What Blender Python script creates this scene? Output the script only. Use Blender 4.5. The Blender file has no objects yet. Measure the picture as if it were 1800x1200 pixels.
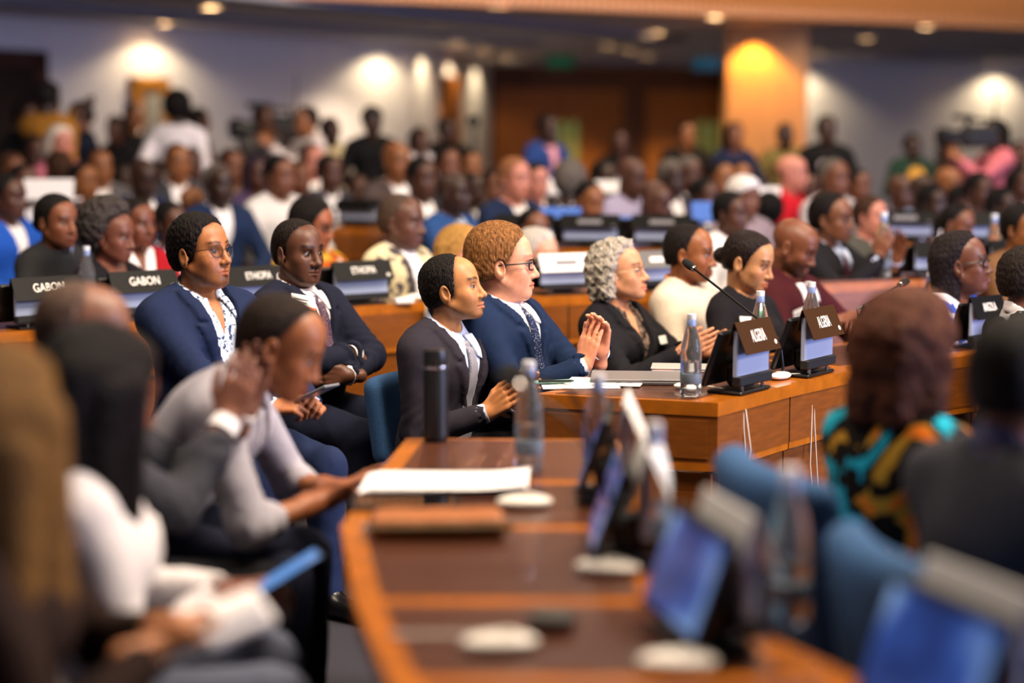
import bpy, math, random
import numpy as np
from mathutils import Vector, Matrix
random.seed(7)
SC = bpy.context.scene
COL = SC.collection

# ------------------------------------------------------------------ camera
F_PX = 3100.0                       # focal length for an 1800 px wide frame
CAM_H = 1.62
HORIZON_Y = 225.0
PITCH = math.atan((600.0 - HORIZON_Y) / F_PX)
cam_data = bpy.data.cameras.new('camera')
cam = bpy.data.objects.new('camera', cam_data)
COL.objects.link(cam)
cam.location = (0, 0, CAM_H)
cam.rotation_euler = (math.pi / 2 - PITCH, 0, 0)
cam_data.sensor_width = 36.0
cam_data.lens = 36.0 * F_PX / 1800.0
cam_data.dof.use_dof = True
cam_data.dof.focus_distance = 6.2
cam_data.dof.aperture_fstop = 0.85
cam_data.clip_end = 100
SC.camera = cam

# ------------------------------------------------------------------ world, main lights, exposure
world = bpy.data.worlds.new('hall_ambient')
SC.world = world
world.use_nodes = True
bg = world.node_tree.nodes['Background']
bg.inputs[0].default_value = (0.46, 0.46, 0.62, 1)
bg.inputs[1].default_value = 0.09


def area_light(name, loc, target, size, power, color, size_y=None):
    d = bpy.data.lights.new(name, 'AREA')
    d.energy = power
    d.color = color
    d.shape = 'RECTANGLE'
    d.size = size
    d.size_y = size_y or size
    o = bpy.data.objects.new(name, d)
    COL.objects.link(o)
    o.location = loc
    v = Vector(target) - Vector(loc)
    o.rotation_euler = v.to_track_quat('-Z', 'Y').to_euler()
    return o


WARM = (1.0, 0.82, 0.63)
# ceiling luminaires of the tall central hall and one added fill (above and beside the frame)
area_light('hall_ceiling_light', (1.9, 4.4, 5.2), (0.4, 6.2, 0.9), 1.6, 470, WARM)
area_light('hall_ceiling_light', (-1.8, 4.6, 5.4), (-0.8, 6.5, 0.9), 1.6, 200, WARM)
area_light('hall_ceiling_light', (4.0, 8.5, 5.6), (0.8, 9.0, 0.8), 2.0, 230, WARM)
area_light('hall_ceiling_light', (-2.8, 9.6, 5.6), (-1.8, 10.5, 0.8), 2.0, 95, WARM)
area_light('hall_ceiling_light', (1.0, 13.2, 5.2), (0.8, 14.5, 0.8), 2.4, 120, WARM)
area_light('hall_ceiling_light', (4.0, 13.5, 5.4), (2.6, 19.0, 3.3), 2.4, 420, (1.0, 0.78, 0.55))  # added lamp aimed at the slats to brighten the gallery front
# stage lighting over the rostrum and the LED screen wall behind it, off to the right of the frame
area_light('stage_light', (8.0, 2.6, 4.6), (0.0, 6.5, 1.0), 1.4, 470, (1.0, 0.84, 0.68))
area_light('led_screen_wall', (10.5, 3.0, 2.0), (-4.0, 16.0, 2.6), 5.0, 950, (0.52, 0.57, 1.0), 3.0)

SC.view_settings.view_transform = 'Standard'
SC.view_settings.look = 'None'
SC.view_settings.exposure = 0.18
SC.view_settings.gamma = 1.0
SC.view_settings.use_curve_mapping = False

# ------------------------------------------------------------------ placing helpers (pixel of the photograph -> point of the hall)
_F = np.array([0, math.cos(PITCH), -math.sin(PITCH)])
_U = np.array([0, math.sin(PITCH), math.cos(PITCH)])
_R = np.array([1.0, 0, 0])


def ray(x, y):
    return _F + (x - 900.0) / F_PX * _R + (600.0 - y) / F_PX * _U


def at_depth(x, y, d):
    r = ray(x, y)
    return np.array([0, 0, CAM_H]) + r * (d / r[1])


def at_z(x, y, z):
    r = ray(x, y)
    return np.array([0, 0, CAM_H]) + r * ((z - CAM_H) / r[2])


# ------------------------------------------------------------------ materials
def lin(c):
    if isinstance(c, str):
        c = tuple(int(c[i:i + 2], 16) / 255.0 for i in (0, 2, 4))
    return tuple((v / 12.92 if v <= 0.04045 else ((v + 0.055) / 1.055) ** 2.4) for v in c[:3])


_M = {}


def mat(name, color, rough=0.5, metal=0.0, noise=0.0, nscale=30.0, bump=0.0, bscale=200.0, spec=0.5,
        emit=None, estr=0.0, trans=0.0, coat=0.0, sheen=0.0, stretch=None, alpha=1.0, vcol=False, pattern=None, ior=1.45, sss=0.0):
    key = name
    if key in _M:
        return _M[key]
    m = bpy.data.materials.new(name)
    m.use_nodes = True
    nt = m.node_tree
    N, L = nt.nodes, nt.links
    b = N['Principled BSDF']
    c = lin(color) + (1.0,)
    b.inputs['Base Color'].default_value = c
    b.inputs['Roughness'].default_value = rough
    b.inputs['Metallic'].default_value = metal
    b.inputs['Specular IOR Level'].default_value = spec
    b.inputs['Transmission Weight'].default_value = trans
    b.inputs['Coat Weight'].default_value = coat
    b.inputs['IOR'].default_value = ior
    if sss:
        b.inputs['Subsurface Weight'].default_value = sss
        b.inputs['Subsurface Radius'].default_value = (1.0, 0.35, 0.2)
        b.inputs['Subsurface Scale'].default_value = 0.008
    if sheen:
        b.inputs['Sheen Weight'].default_value = sheen
        b.inputs['Sheen Roughness'].default_value = 0.5
    tc = N.new('ShaderNodeTexCoord')
    vec = tc.outputs['Object']
    if stretch:
        mp = N.new('ShaderNodeMapping')
        mp.inputs['Scale'].default_value = stretch
        L.new(vec, mp.inputs['Vector'])
        vec = mp.outputs['Vector']
    src = None
    if pattern:
        src = pattern(nt, vec, c)
    if noise > 0:
        n = N.new('ShaderNodeTexNoise')
        n.inputs['Scale'].default_value = nscale
        n.inputs['Detail'].default_value = 4.0
        L.new(vec, n.inputs['Vector'])
        mr = N.new('ShaderNodeMapRange')
        mr.inputs['From Min'].default_value = 0.25
        mr.inputs['From Max'].default_value = 0.75
        mr.inputs['To Min'].default_value = 1.0 - noise
        mr.inputs['To Max'].default_value = 1.0 + noise
        L.new(n.outputs['Fac'], mr.inputs['Value'])
        mx = N.new('ShaderNodeMix')
        mx.data_type = 'RGBA'
        mx.blend_type = 'MULTIPLY'
        mx.inputs['Factor'].default_value = 1.0
        if src is None:
            mx.inputs[6].default_value = c
        else:
            L.new(src, mx.inputs[6])
        L.new(mr.outputs['Result'], mx.inputs[7])
        src = mx.outputs[2]
    if vcol:
        a = N.new('ShaderNodeAttribute')
        a.attribute_name = 'Col'
        mx = N.new('ShaderNodeMix')
        mx.data_type = 'RGBA'
        mx.blend_type = 'MULTIPLY'
        mx.inputs['Factor'].default_value = 1.0
        if src is None:
            mx.inputs[6].default_value = c
        else:
            L.new(src, mx.inputs[6])
        L.new(a.outputs['Color'], mx.inputs[7])
        src = mx.outputs[2]
    if src is not None:
        L.new(src, b.inputs['Base Color'])
    if bump > 0:
        n = N.new('ShaderNodeTexNoise')
        n.inputs['Scale'].default_value = bscale
        n.inputs['Detail'].default_value = 3.0
        L.new(vec, n.inputs['Vector'])
        bp = N.new('ShaderNodeBump')
        bp.inputs['Strength'].default_value = bump
        bp.inputs['Distance'].default_value = 0.01
        L.new(n.outputs['Fac'], bp.inputs['Height'])
        L.new(bp.outputs['Normal'], b.inputs['Normal'])
    if emit is not None:
        b.inputs['Emission Color'].default_value = lin(emit) + (1.0,)
        b.inputs['Emission Strength'].default_value = estr
    _M[key] = m
    return m


def ramp_pattern(kind, scale, stops, detail=2.0, distort=0.0, sharp=True, feature='F1'):
    def f(nt, vec, base):
        N, L = nt.nodes, nt.links
        if kind == 'voronoi':
            t = N.new('ShaderNodeTexVoronoi')
            t.inputs['Scale'].default_value = scale
            out = t.outputs['Color'] if feature == 'cell' else t.outputs['Distance']
        elif kind == 'wave':
            t = N.new('ShaderNodeTexWave')
            t.inputs['Scale'].default_value = scale
            t.inputs['Distortion'].default_value = distort
            t.inputs['Detail'].default_value = detail
            out = t.outputs['Fac']
        elif kind == 'checker':
            t = N.new('ShaderNodeTexChecker')
            t.inputs['Scale'].default_value = scale
            out = t.outputs['Fac']
        else:
            t = N.new('ShaderNodeTexNoise')
            t.inputs['Scale'].default_value = scale
            t.inputs['Detail'].default_value = detail
            t.inputs['Distortion'].default_value = distort
            out = t.outputs['Fac']
        L.new(vec, t.inputs['Vector'])
        r = N.new('ShaderNodeValToRGB')
        r.color_ramp.interpolation = 'CONSTANT' if sharp else 'LINEAR'
        els = r.color_ramp.elements
        while len(els) < len(stops):
            els.new(0.5)
        for e, (p, c) in zip(els, stops):
            e.position = p
            e.color = lin(c) + (1.0,)
        L.new(out, r.inputs['Fac'])
        return r.outputs['Color']
    return f


def wood(name, color, rough=0.35, scale=(1.5, 1.5, 14), coat=0.2, amt=0.22):
    return mat(name, color, rough=rough, noise=amt, nscale=6.0, stretch=scale, coat=coat, bump=0.03, bscale=30)


def cloth(name, color, rough=0.85, bump=0.25, bscale=420, noise=0.10, nscale=60, sheen=0.0, pattern=None):
    return mat(name, color, rough=rough, noise=noise, nscale=nscale, bump=bump, bscale=bscale, sheen=sheen, spec=0.15, pattern=pattern)


def skin_mat(color):
    return mat('skin_' + color, color, rough=0.42, noise=0.16, nscale=38, bump=0.10, bscale=330, spec=0.42, vcol=True, sss=0.2)


def hair_mat(color, rough=0.6):
    return mat('hair_' + color, color, rough=rough, noise=0.75, nscale=130, bump=1.0, bscale=170, spec=0.14, stretch=(1, 1, .25))


# ------------------------------------------------------------------ mesh and object helpers
def mk_mesh(name, V, Fq, smooth=True, col=None):
    """V: (n,3) array, Fq: (m,k) index array (tris or quads) or list of polygons."""
    me = bpy.data.meshes.new(name)
    V = np.asarray(V, dtype=np.float32)
    if isinstance(Fq, np.ndarray):
        m, k = Fq.shape
        me.vertices.add(len(V))
        me.vertices.foreach_set('co', V.ravel())
        me.loops.add(m * k)
        me.loops.foreach_set('vertex_index', Fq.astype(np.int32).ravel())
        me.polygons.add(m)
        me.polygons.foreach_set('loop_start', np.arange(0, m * k, k, dtype=np.int32))
        me.update(calc_edges=True)
        me.validate()
    else:
        me.from_pydata([tuple(v) for v in V], [], [tuple(f) for f in Fq])
        me.update()
    if smooth:
        me.polygons.foreach_set('use_smooth', np.ones(len(me.polygons), dtype=bool))
    if col is not None:
        a = me.color_attributes.new('Col', 'FLOAT_COLOR', 'POINT')
        c = np.ones((len(V), 4), dtype=np.float32)
        c[:, :3] = col
        a.data.foreach_set('color', c.ravel())
    return me


def tag(o, label=None, cat=None, group=None, kind=None):
    if label:
        o['label'] = label
    if cat:
        o['category'] = cat
    if group:
        o['group'] = group
    if kind:
        o['kind'] = kind
    return o


def obj(name, me, material=None, parent=None, loc=None, rot=None):
    o = bpy.data.objects.new(name, me)
    COL.objects.link(o)
    if material is not None:
        if len(me.materials) == 0:
            me.materials.append(None)
        o.material_slots[0].link = 'OBJECT'
        o.material_slots[0].material = material
    if parent is not None:
        o.parent = parent
    if loc is not None:
        o.location = loc
    if rot is not None:
        o.rotation_euler = rot
    return o


def empty(name, loc=(0, 0, 0), rz=0.0):
    o = bpy.data.objects.new(name, None)
    COL.objects.link(o)
    o.empty_display_size = 0.1
    o.location = loc
    o.rotation_euler = (0, 0, rz)
    return o


class MB:
    """collects shapes into one mesh"""

    def __init__(self):
        self.v, self.f = [], []

    def add(self, V, F):
        n = len(self.v)
        self.v += [tuple(map(float, p)) for p in V]
        self.f += [tuple(i + n for i in q) for q in F]
        return self

    def box(self, c, size, R=None, bevel=0.0):
        sx, sy, sz = (s / 2 for s in size)
        R = Matrix.Identity(3) if R is None else R
        b = min(bevel, sx * .9, sy * .9, sz * .9)
        if b <= 0:
            P = [(-sx, -sy, -sz), (sx, -sy, -sz), (sx, sy, -sz), (-sx, sy, -sz), (-sx, -sy, sz), (sx, -sy, sz), (sx, sy, sz), (-sx, sy, sz)]
            Q = [(0, 3, 2, 1), (4, 5, 6, 7), (0, 1, 5, 4), (1, 2, 6, 5), (2, 3, 7, 6), (3, 0, 4, 7)]
        else:
            P, idx = [], {}
            for ix in (-1, 1):
                for iy in (-1, 1):
                    for iz in (-1, 1):
                        for ax in range(3):
                            p = [ix * (sx - b), iy * (sy - b), iz * (sz - b)]
                            p[ax] += (ix, iy, iz)[ax] * b
                            idx[(ix, iy, iz, ax)] = len(P)
                            P.append(tuple(p))
            Q = []
            s2 = (-1, 1)
            for ax in range(3):
                o1, o2 = [(1, 2), (2, 0), (0, 1)][ax]
                for s in s2:
                    q = []
                    for (a1, a2) in ((-1, -1), (1, -1), (1, 1), (-1, 1)):
                        k = [0, 0, 0]
                        k[ax], k[o1], k[o2] = s, a1, a2
                        q.append(idx[(k[0], k[1], k[2], ax)])
                    Q.append(tuple(q if s > 0 else q[::-1]))
                for s in s2:          # edges parallel to ax
                    for t in s2:
                        k0, k1 = [0, 0, 0], [0, 0, 0]
                        k0[ax], k1[ax] = -1, 1
                        k0[o1] = k1[o1] = s
                        k0[o2] = k1[o2] = t
                        q = [idx[(*k0, o1)], idx[(*k1, o1)], idx[(*k1, o2)], idx[(*k0, o2)]]
                        Q.append(tuple(q if s * t < 0 else q[::-1]))
            for ix in s2:
                for iy in s2:
                    for iz in s2:
                        q = [idx[(ix, iy, iz, a)] for a in range(3)]
                        Q.append(tuple(q if ix * iy * iz > 0 else q[::-1]))
        self.add([R @ Vector(p) + Vector(c) for p in P], Q)
        return self

    def tube(self, pts, r, seg=8, cap=True, closed=False):
        pts = [Vector(p) for p in pts]
        n = len(pts)
        rr = r if hasattr(r, '__len__') else [r] * n
        up = None
        V = []
        for i, p in enumerate(pts):
            if closed:
                d = pts[(i + 1) % n] - pts[i - 1]
            else:
                d = pts[min(i + 1, n - 1)] - pts[max(i - 1, 0)]
            d.normalize()
            if up is None:
                up = Vector((0, 0, 1)) if abs(d.z) < 0.9 else Vector((1, 0, 0))
            side = d.cross(up)
            if side.length < 1e-6:
                side = d.orthogonal()
            side.normalize()
            up = side.cross(d).normalized()
            for k in range(seg):
                a = 2 * math.pi * k / seg
                V.append(p + (side * math.cos(a) + up * math.sin(a)) * rr[i])
        Fq = []
        for i in range(n if closed else n - 1):
            j = (i + 1) % n
            for k in range(seg):
                k2 = (k + 1) % seg
                Fq.append((i * seg + k, i * seg + k2, j * seg + k2, j * seg + k))
        if cap and not closed:
            Fq.append(tuple(range(seg))[::-1])
            Fq.append(tuple((n - 1) * seg + k for k in range(seg)))
        self.add(V, Fq)
        return self

    def lathe(self, prof, seg=20, c=(0, 0, 0), R=None):
        R = Matrix.Identity(3) if R is None else R
        V, Fq = [], []
        for (r, z) in prof:
            for k in range(seg):
                a = 2 * math.pi * k / seg
                V.append(R @ Vector((r * math.cos(a), r * math.sin(a), z)) + Vector(c))
        for i in range(len(prof) - 1):
            for k in range(seg):
                k2 = (k + 1) % seg
                Fq.append((i * seg + k, i * seg + k2, (i + 1) * seg + k2, (i + 1) * seg + k))
        if prof[0][0] > 1e-6:
            Fq.append(tuple(range(seg))[::-1])
        if prof[-1][0] > 1e-6:
            Fq.append(tuple((len(prof) - 1) * seg + k for k in range(seg)))
        self.add(V, Fq)
        return self

    def prism(self, poly, z0, z1):
        """poly: plan polygon counter-clockwise [(x,y)], extruded from z0 to z1"""
        n = len(poly)
        V = [(p[0], p[1], z0) for p in poly] + [(p[0], p[1], z1) for p in poly]
        Fq = [tuple(range(n))[::-1], tuple(range(n, 2 * n))]
        for i in range(n):
            j = (i + 1) % n
            Fq.append((i, j, n + j, n + i))
        self.add(V, Fq)
        return self

    def mesh(self, name, smooth=False):
        me = mk_mesh(name, self.v, self.f, smooth=False)
        if smooth:
            me.polygons.foreach_set('use_smooth', np.ones(len(me.polygons), dtype=bool))
            try:
                me.set_sharp_from_angle(angle=math.radians(40))
            except Exception:
                pass
        return me

    def build(self, name, material, parent=None, smooth=False, loc=None, rot=None):
        return obj(name, self.mesh(name, smooth), material, parent, loc, rot)


def rotz(a):
    return Matrix.Rotation(a, 3, 'Z')


def copy_tree(o, parent=None):
    c = o.copy()
    COL.objects.link(c)
    c.parent = parent
    for ch in list(o.children):
        copy_tree(ch, c)
    return c
# ------------------------------------------------------------------ smooth solids: distance fields turned into meshes
def A3(p):
    return np.asarray(p, dtype=np.float32)


def _sq(A, c, scale=None):
    """weights over (xx, yy, zz, xy, xz, yz, x, y, z, 1) of |A (p - c)|^2"""
    Q = A.T @ A
    l = -2.0 * Q @ c
    return np.array([Q[0, 0], Q[1, 1], Q[2, 2], 2 * Q[0, 1], 2 * Q[0, 2], 2 * Q[1, 2], l[0], l[1], l[2], c @ Q @ c])


def monos(P):
    x, y, z = P[:, 0], P[:, 1], P[:, 2]
    return np.stack([x * x, y * y, z * z, x * y, x * z, y * z, x, y, z, np.ones_like(x)])


class Prim:
    def __init__(s, W, fin):
        s.W = np.ascontiguousarray(W.T, dtype=np.float32)
        s.fin = fin

    def __call__(s, P):
        return s.fin(s.W @ monos(P))


def rc(a, b, ra, rb):
    a, b = np.asarray(a, float), np.asarray(b, float)
    ab = b - a
    L2 = float(ab @ ab) + 1e-12
    W = np.stack([_sq(np.eye(3), a), np.array([0, 0, 0, 0, 0, 0, ab[0], ab[1], ab[2], -(a @ ab)])], 1)

    def fin(r):
        s = r[1]
        t = np.clip(s * np.float32(1 / L2), 0, 1)
        d2 = r[0] - t * (2 * s - t * np.float32(L2))
        return np.sqrt(np.maximum(d2, 0)) - (ra + (rb - ra) * t)
    return Prim(W, fin)


def el(c, r, R=None):
    c, r = np.asarray(c, float), np.asarray(r, float)
    R = np.eye(3) if R is None else np.asarray(R, float)
    W = np.stack([_sq(np.diag(1 / r) @ R.T, c), _sq(np.diag(1 / (r * r)) @ R.T, c)], 1)

    def fin(q):
        k = np.sqrt(np.maximum(q, 0))
        k0 = k[0]
        return k0 * (k0 - 1) / (k[1] + np.float32(1e-9))
    return Prim(W, fin)


def pl(p0, n):
    p0, n = A3(p0), A3(n)
    n = n / np.linalg.norm(n)
    return lambda P: (P - p0) @ n


def bxs(c, half, R=None, r=0.0):
    c, half = A3(c), A3(half)
    R = None if R is None else np.asarray(R, dtype=np.float32)

    def f(P):
        q = P - c
        if R is not None:
            q = q @ R
        q = np.abs(q) - (half - r)
        o = np.maximum(q, 0)
        return np.sqrt(np.einsum('ij,ij->i', o, o)) + np.minimum(q.max(axis=1), 0) - r
    return f


def smin(a, b, k):
    if k <= 0:
        return np.minimum(a, b)
    h = np.clip(0.5 + 0.5 * (b - a) / k, 0, 1)
    return b + (a - b) * h - k * h * (1 - h)


def smax(a, b, k):
    return -smin(-a, -b, k)


def ev(ops, P):
    d = None
    Ws = [f.W for op, f, k in ops if isinstance(f, Prim)]
    Rm = np.concatenate(Ws, 0) @ monos(P) if Ws else None
    i = 0
    for op, f, k in ops:
        if isinstance(f, Prim):
            q = f.fin(Rm[i:i + 2])
            i += 2
        elif op != 'x':
            q = f(P)
        if op == 'u':
            d = q if d is None else smin(d, q, k)
        elif op == 's':
            d = smax(d, -q, k)
        elif op == 'i':
            d = smax(d, q, k)
        elif op == 'd':
            d = d + q
        elif op == 'x':
            d = f(P, d)
    return d


def nz(P, fr, seed=0.0):
    x, y, z = P[:, 0] * fr, P[:, 1] * fr, P[:, 2] * fr
    return (np.sin(x * 1.0 + 1.7 * np.sin(y * 0.9 + seed) + seed) * np.sin(y * 1.1 + 1.3 * np.sin(z * 0.8 + 2 * seed))
            + np.sin(z * 1.2 + 1.5 * np.sin(x * 1.1 + 3 * seed))) * 0.5


def polygonize(ops, lo, hi, h, field=None):
    lo, hi = A3(lo), A3(hi)
    B = 4
    nb = np.maximum(np.ceil((hi - lo) / (h * B)).astype(int), 1)
    fn = field if field is not None else (lambda P: ev(ops, P))
    gx, gy, gz = [lo[i] + (np.arange(nb[i]) + 0.5) * h * B - h * 0.5 for i in range(3)]
    C = np.stack(np.meshgrid(gx, gy, gz, indexing='ij'), -1).reshape(-1, 3).astype(np.float32)
    dc = np.concatenate([fn(C[i:i + 24000]) for i in range(0, len(C), 24000)]).reshape(nb)
    D = np.repeat(np.repeat(np.repeat(dc, B, 0), B, 1), B, 2)
    sel = np.argwhere(np.abs(dc) < h * B * 1.5 + 2.0 * h)
    off = np.stack(np.meshgrid(*[np.arange(B)] * 3, indexing='ij'), -1).reshape(-1, 3)
    I = (sel[:, None, :] * B + off[None]).reshape(-1, 3)
    P = lo + I.astype(np.float32) * h
    out = np.empty(len(P), dtype=np.float32)
    CH = 24000
    for i in range(0, len(P), CH):
        out[i:i + CH] = fn(P[i:i + CH])
    D[I[:, 0], I[:, 1], I[:, 2]] = out
    S = D < 0
    n = D.shape
    cnt = np.zeros((n[0] - 1, n[1] - 1, n[2] - 1), dtype=np.int8)
    cs = [(0, 0, 0), (1, 0, 0), (0, 1, 0), (1, 1, 0), (0, 0, 1), (1, 0, 1), (0, 1, 1), (1, 1, 1)]
    for (a, b, c) in cs:
        cnt += S[a:n[0] - 1 + a, b:n[1] - 1 + b, c:n[2] - 1 + c]
    cell = np.argwhere((cnt > 0) & (cnt < 8))
    if len(cell) == 0:
        return np.zeros((0, 3), np.float32), np.zeros((0, 4), np.int32)
    vid = -np.ones(cnt.shape, dtype=np.int32)
    vid[cell[:, 0], cell[:, 1], cell[:, 2]] = np.arange(len(cell))
    cv = np.stack([D[cell[:, 0] + a, cell[:, 1] + b, cell[:, 2] + c] for (a, b, c) in cs], 1)
    edges = [(0, 1), (2, 3), (4, 5), (6, 7), (0, 2), (1, 3), (4, 6), (5, 7), (0, 4), (1, 5), (2, 6), (3, 7)]
    acc = np.zeros((len(cell), 3), np.float32)
    num = np.zeros(len(cell), np.float32)
    csa = np.array(cs, dtype=np.float32)
    for (i, j) in edges:
        a, b = cv[:, i], cv[:, j]
        m = (a < 0) != (b < 0)
        den = a - b
        t = np.where(m, a / np.where(np.abs(den) < 1e-12, 1e-12, den), 0)
        t = np.clip(t, 0, 1)
        p = csa[i] + t[:, None] * (csa[j] - csa[i])
        acc += np.where(m[:, None], p, 0)
        num += m
    V = lo + (cell + acc / num[:, None]) * h
    quads = []
    for ax in range(3):
        sl0 = [slice(None)] * 3
        sl1 = [slice(None)] * 3
        sl0[ax] = slice(0, n[ax] - 1)
        sl1[ax] = slice(1, n[ax])
        s0, s1 = S[tuple(sl0)], S[tuple(sl1)]
        ch = np.argwhere(s0 != s1)
        o1, o2 = [(1, 2), (2, 0), (0, 1)][ax]
        ok = (ch[:, o1] > 0) & (ch[:, o2] > 0) & (ch[:, o1] < n[o1] - 1) & (ch[:, o2] < n[o2] - 1)
        ch = ch[ok]
        if len(ch) == 0:
            continue
        fl = s0[ch[:, 0], ch[:, 1], ch[:, 2]]
        ids = []
        for (d1, d2) in ((-1, -1), (0, -1), (0, 0), (-1, 0)):
            c = ch.copy()
            c[:, o1] += d1
            c[:, o2] += d2
            ids.append(vid[c[:, 0], c[:, 1], c[:, 2]])
        q = np.stack(ids, 1)
        q[~fl] = q[~fl][:, ::-1]
        quads.append(q)
    return V.astype(np.float32), np.concatenate(quads).astype(np.int32)


def rot_ypr(yaw=0, pitch=0, roll=0):
    """local->world rotation: forward +X, left +Y, up +Z. pitch>0 looks up."""
    cy, sy = math.cos(yaw), math.sin(yaw)
    cp, sp = math.cos(-pitch), math.sin(-pitch)
    cr, sr = math.cos(roll), math.sin(roll)
    Rz = np.array([[cy, -sy, 0], [sy, cy, 0], [0, 0, 1]])
    Ry = np.array([[cp, 0, sp], [0, 1, 0], [-sp, 0, cp]])
    Rx = np.array([[1, 0, 0], [0, cr, -sr], [0, sr, cr]])
    return Rz @ Ry @ Rx
# ------------------------------------------------------------------ people
RES = {
    'hi': dict(head=0.0036, hand=0.0044, cloth=0.0100, det=0.0047, torso=0.026, hair=0.0046),
    'mid': dict(head=0.0055, hand=0.0062, cloth=0.0145, det=0.0065, torso=0.03, hair=0.0068),
    'fg': dict(head=0.0065, hand=0.0066, cloth=0.016, det=0.008, torso=0.03, hair=0.0085),
    'lo': dict(head=0.0110, hand=0.0100, cloth=0.024, det=0.012, torso=0.04, hair=0.0125),
}


def head_ops(fc, neck_to):
    """head in its own frame: forward +X, left +Y, up +Z, chin to crown 0.236"""
    jw = fc.get('jaw', 1.0)
    ns = fc.get('nose', 1.0)
    lp = fc.get('lips', 1.0)
    ck = fc.get('cheek', 0.0)
    o = []
    u = lambda f, k=0.02: o.append(('u', f, k))
    s = lambda f, k=0.01: o.append(('s', f, k))
    u(el((-0.014, 0, 0.034), (0.100, 0.076, 0.084)))
    u(el((0.040, 0, 0.040), (0.052, 0.060, 0.056)), 0.03)
    u(el((0.034, 0, -0.030), (0.060, 0.060 + ck * 0.5, 0.085)), 0.03)
    u(el((0.030, 0, -0.074), (0.056, 0.050 * jw + ck, 0.040)), 0.02)
    for y in (-1, 1):
        u(rc((-0.004, y * (0.054 * jw + ck), -0.055), (0.066, y * 0.018, -0.101), 0.016, 0.015), 0.025)
        u(el((0.056, y * 0.043, -0.030), (0.022, 0.020, 0.018)), 0.03)
        u(el((0.040, y * 0.036, -0.058), (0.036, 0.016 + ck * .5, 0.032)), 0.03)
    u(el((0.078, 0, -0.102), (0.017, 0.020, 0.015)), 0.02)
    if ck > 0:
        u(el((0.03, 0, -0.105), (0.05, 0.04, 0.025)), 0.03)
    u(rc((0.080, -0.036, 0.019), (0.080, 0.036, 0.019), 0.011, 0.011), 0.02)
    for y in (-1, 1):
        s(el((0.098, y * 0.037, -0.003), (0.020, 0.023, 0.0135), rot_ypr(y * .45)), 0.012)
        u(el((0.0765, y * 0.0325, -0.003), (0.0142, 0.0155, 0.0140)), 0.003)
        op = fc.get('eye_open', 0.0050)
        if op > 0:
            s(el((0.0885, y * 0.0365, -0.0035), (0.0135, 0.0150, op), rot_ypr(y * .42)), 0.0015)
    u(rc((0.087, 0, 0.008), (0.108, 0, -0.036), 0.0092 * ns, 0.0112 * ns), 0.013)
    u(el((0.110, 0, -0.041), (0.0135 * ns, 0.0125 * ns, 0.0115)), 0.008)
    for y in (-1, 1):
        u(el((0.098, y * 0.0125 * ns, -0.045), (0.012, 0.0095 * ns, 0.0095)), 0.006)
        s(el((0.106, y * 0.007 * ns, -0.053), (0.006, 0.004, 0.004)), 0.003)
    u(el((0.077, 0, -0.074), (0.020, 0.030, 0.027)), 0.012)
    for y in (-1, 1):
        u(rc((0.1005, y * 0.001, -0.0690), (0.0845, y * 0.0265, -0.0765), 0.0068 * lp, 0.0040), 0.004)
        u(rc((0.0995, y * 0.001, -0.0825), (0.0845, y * 0.0250, -0.0780), 0.0078 * lp, 0.0040), 0.004)
        s(rc((0.106, 0, -0.0757), (0.0875, y * 0.0290, -0.0775), 0.0018, 0.0015), 0.002)
    # ears
    for y in (-1, 1):
        Re = rot_ypr(y * 0.35, 0, 0) @ rot_ypr(0, 0.18, 0)
        u(el((-0.012, y * 0.080, -0.016), (0.0225, 0.0080, 0.036), Re), 0.006)
        s(el((-0.006, y * 0.089, -0.011), (0.0120, 0.0085, 0.021), Re), 0.004)
        u(el((0.004, y * 0.077, -0.020), (0.005, 0.006, 0.008)), 0.005)
    u(rc((-0.028, 0, -0.060), neck_to, 0.050 * fc.get('neck', 1.0), 0.056 * fc.get('neck', 1.0)), 0.025)
    if fc.get('adam'):
        u(el((0.012, 0, -0.150), (0.03, 0.02, 0.02)), 0.02)
    return o


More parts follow.
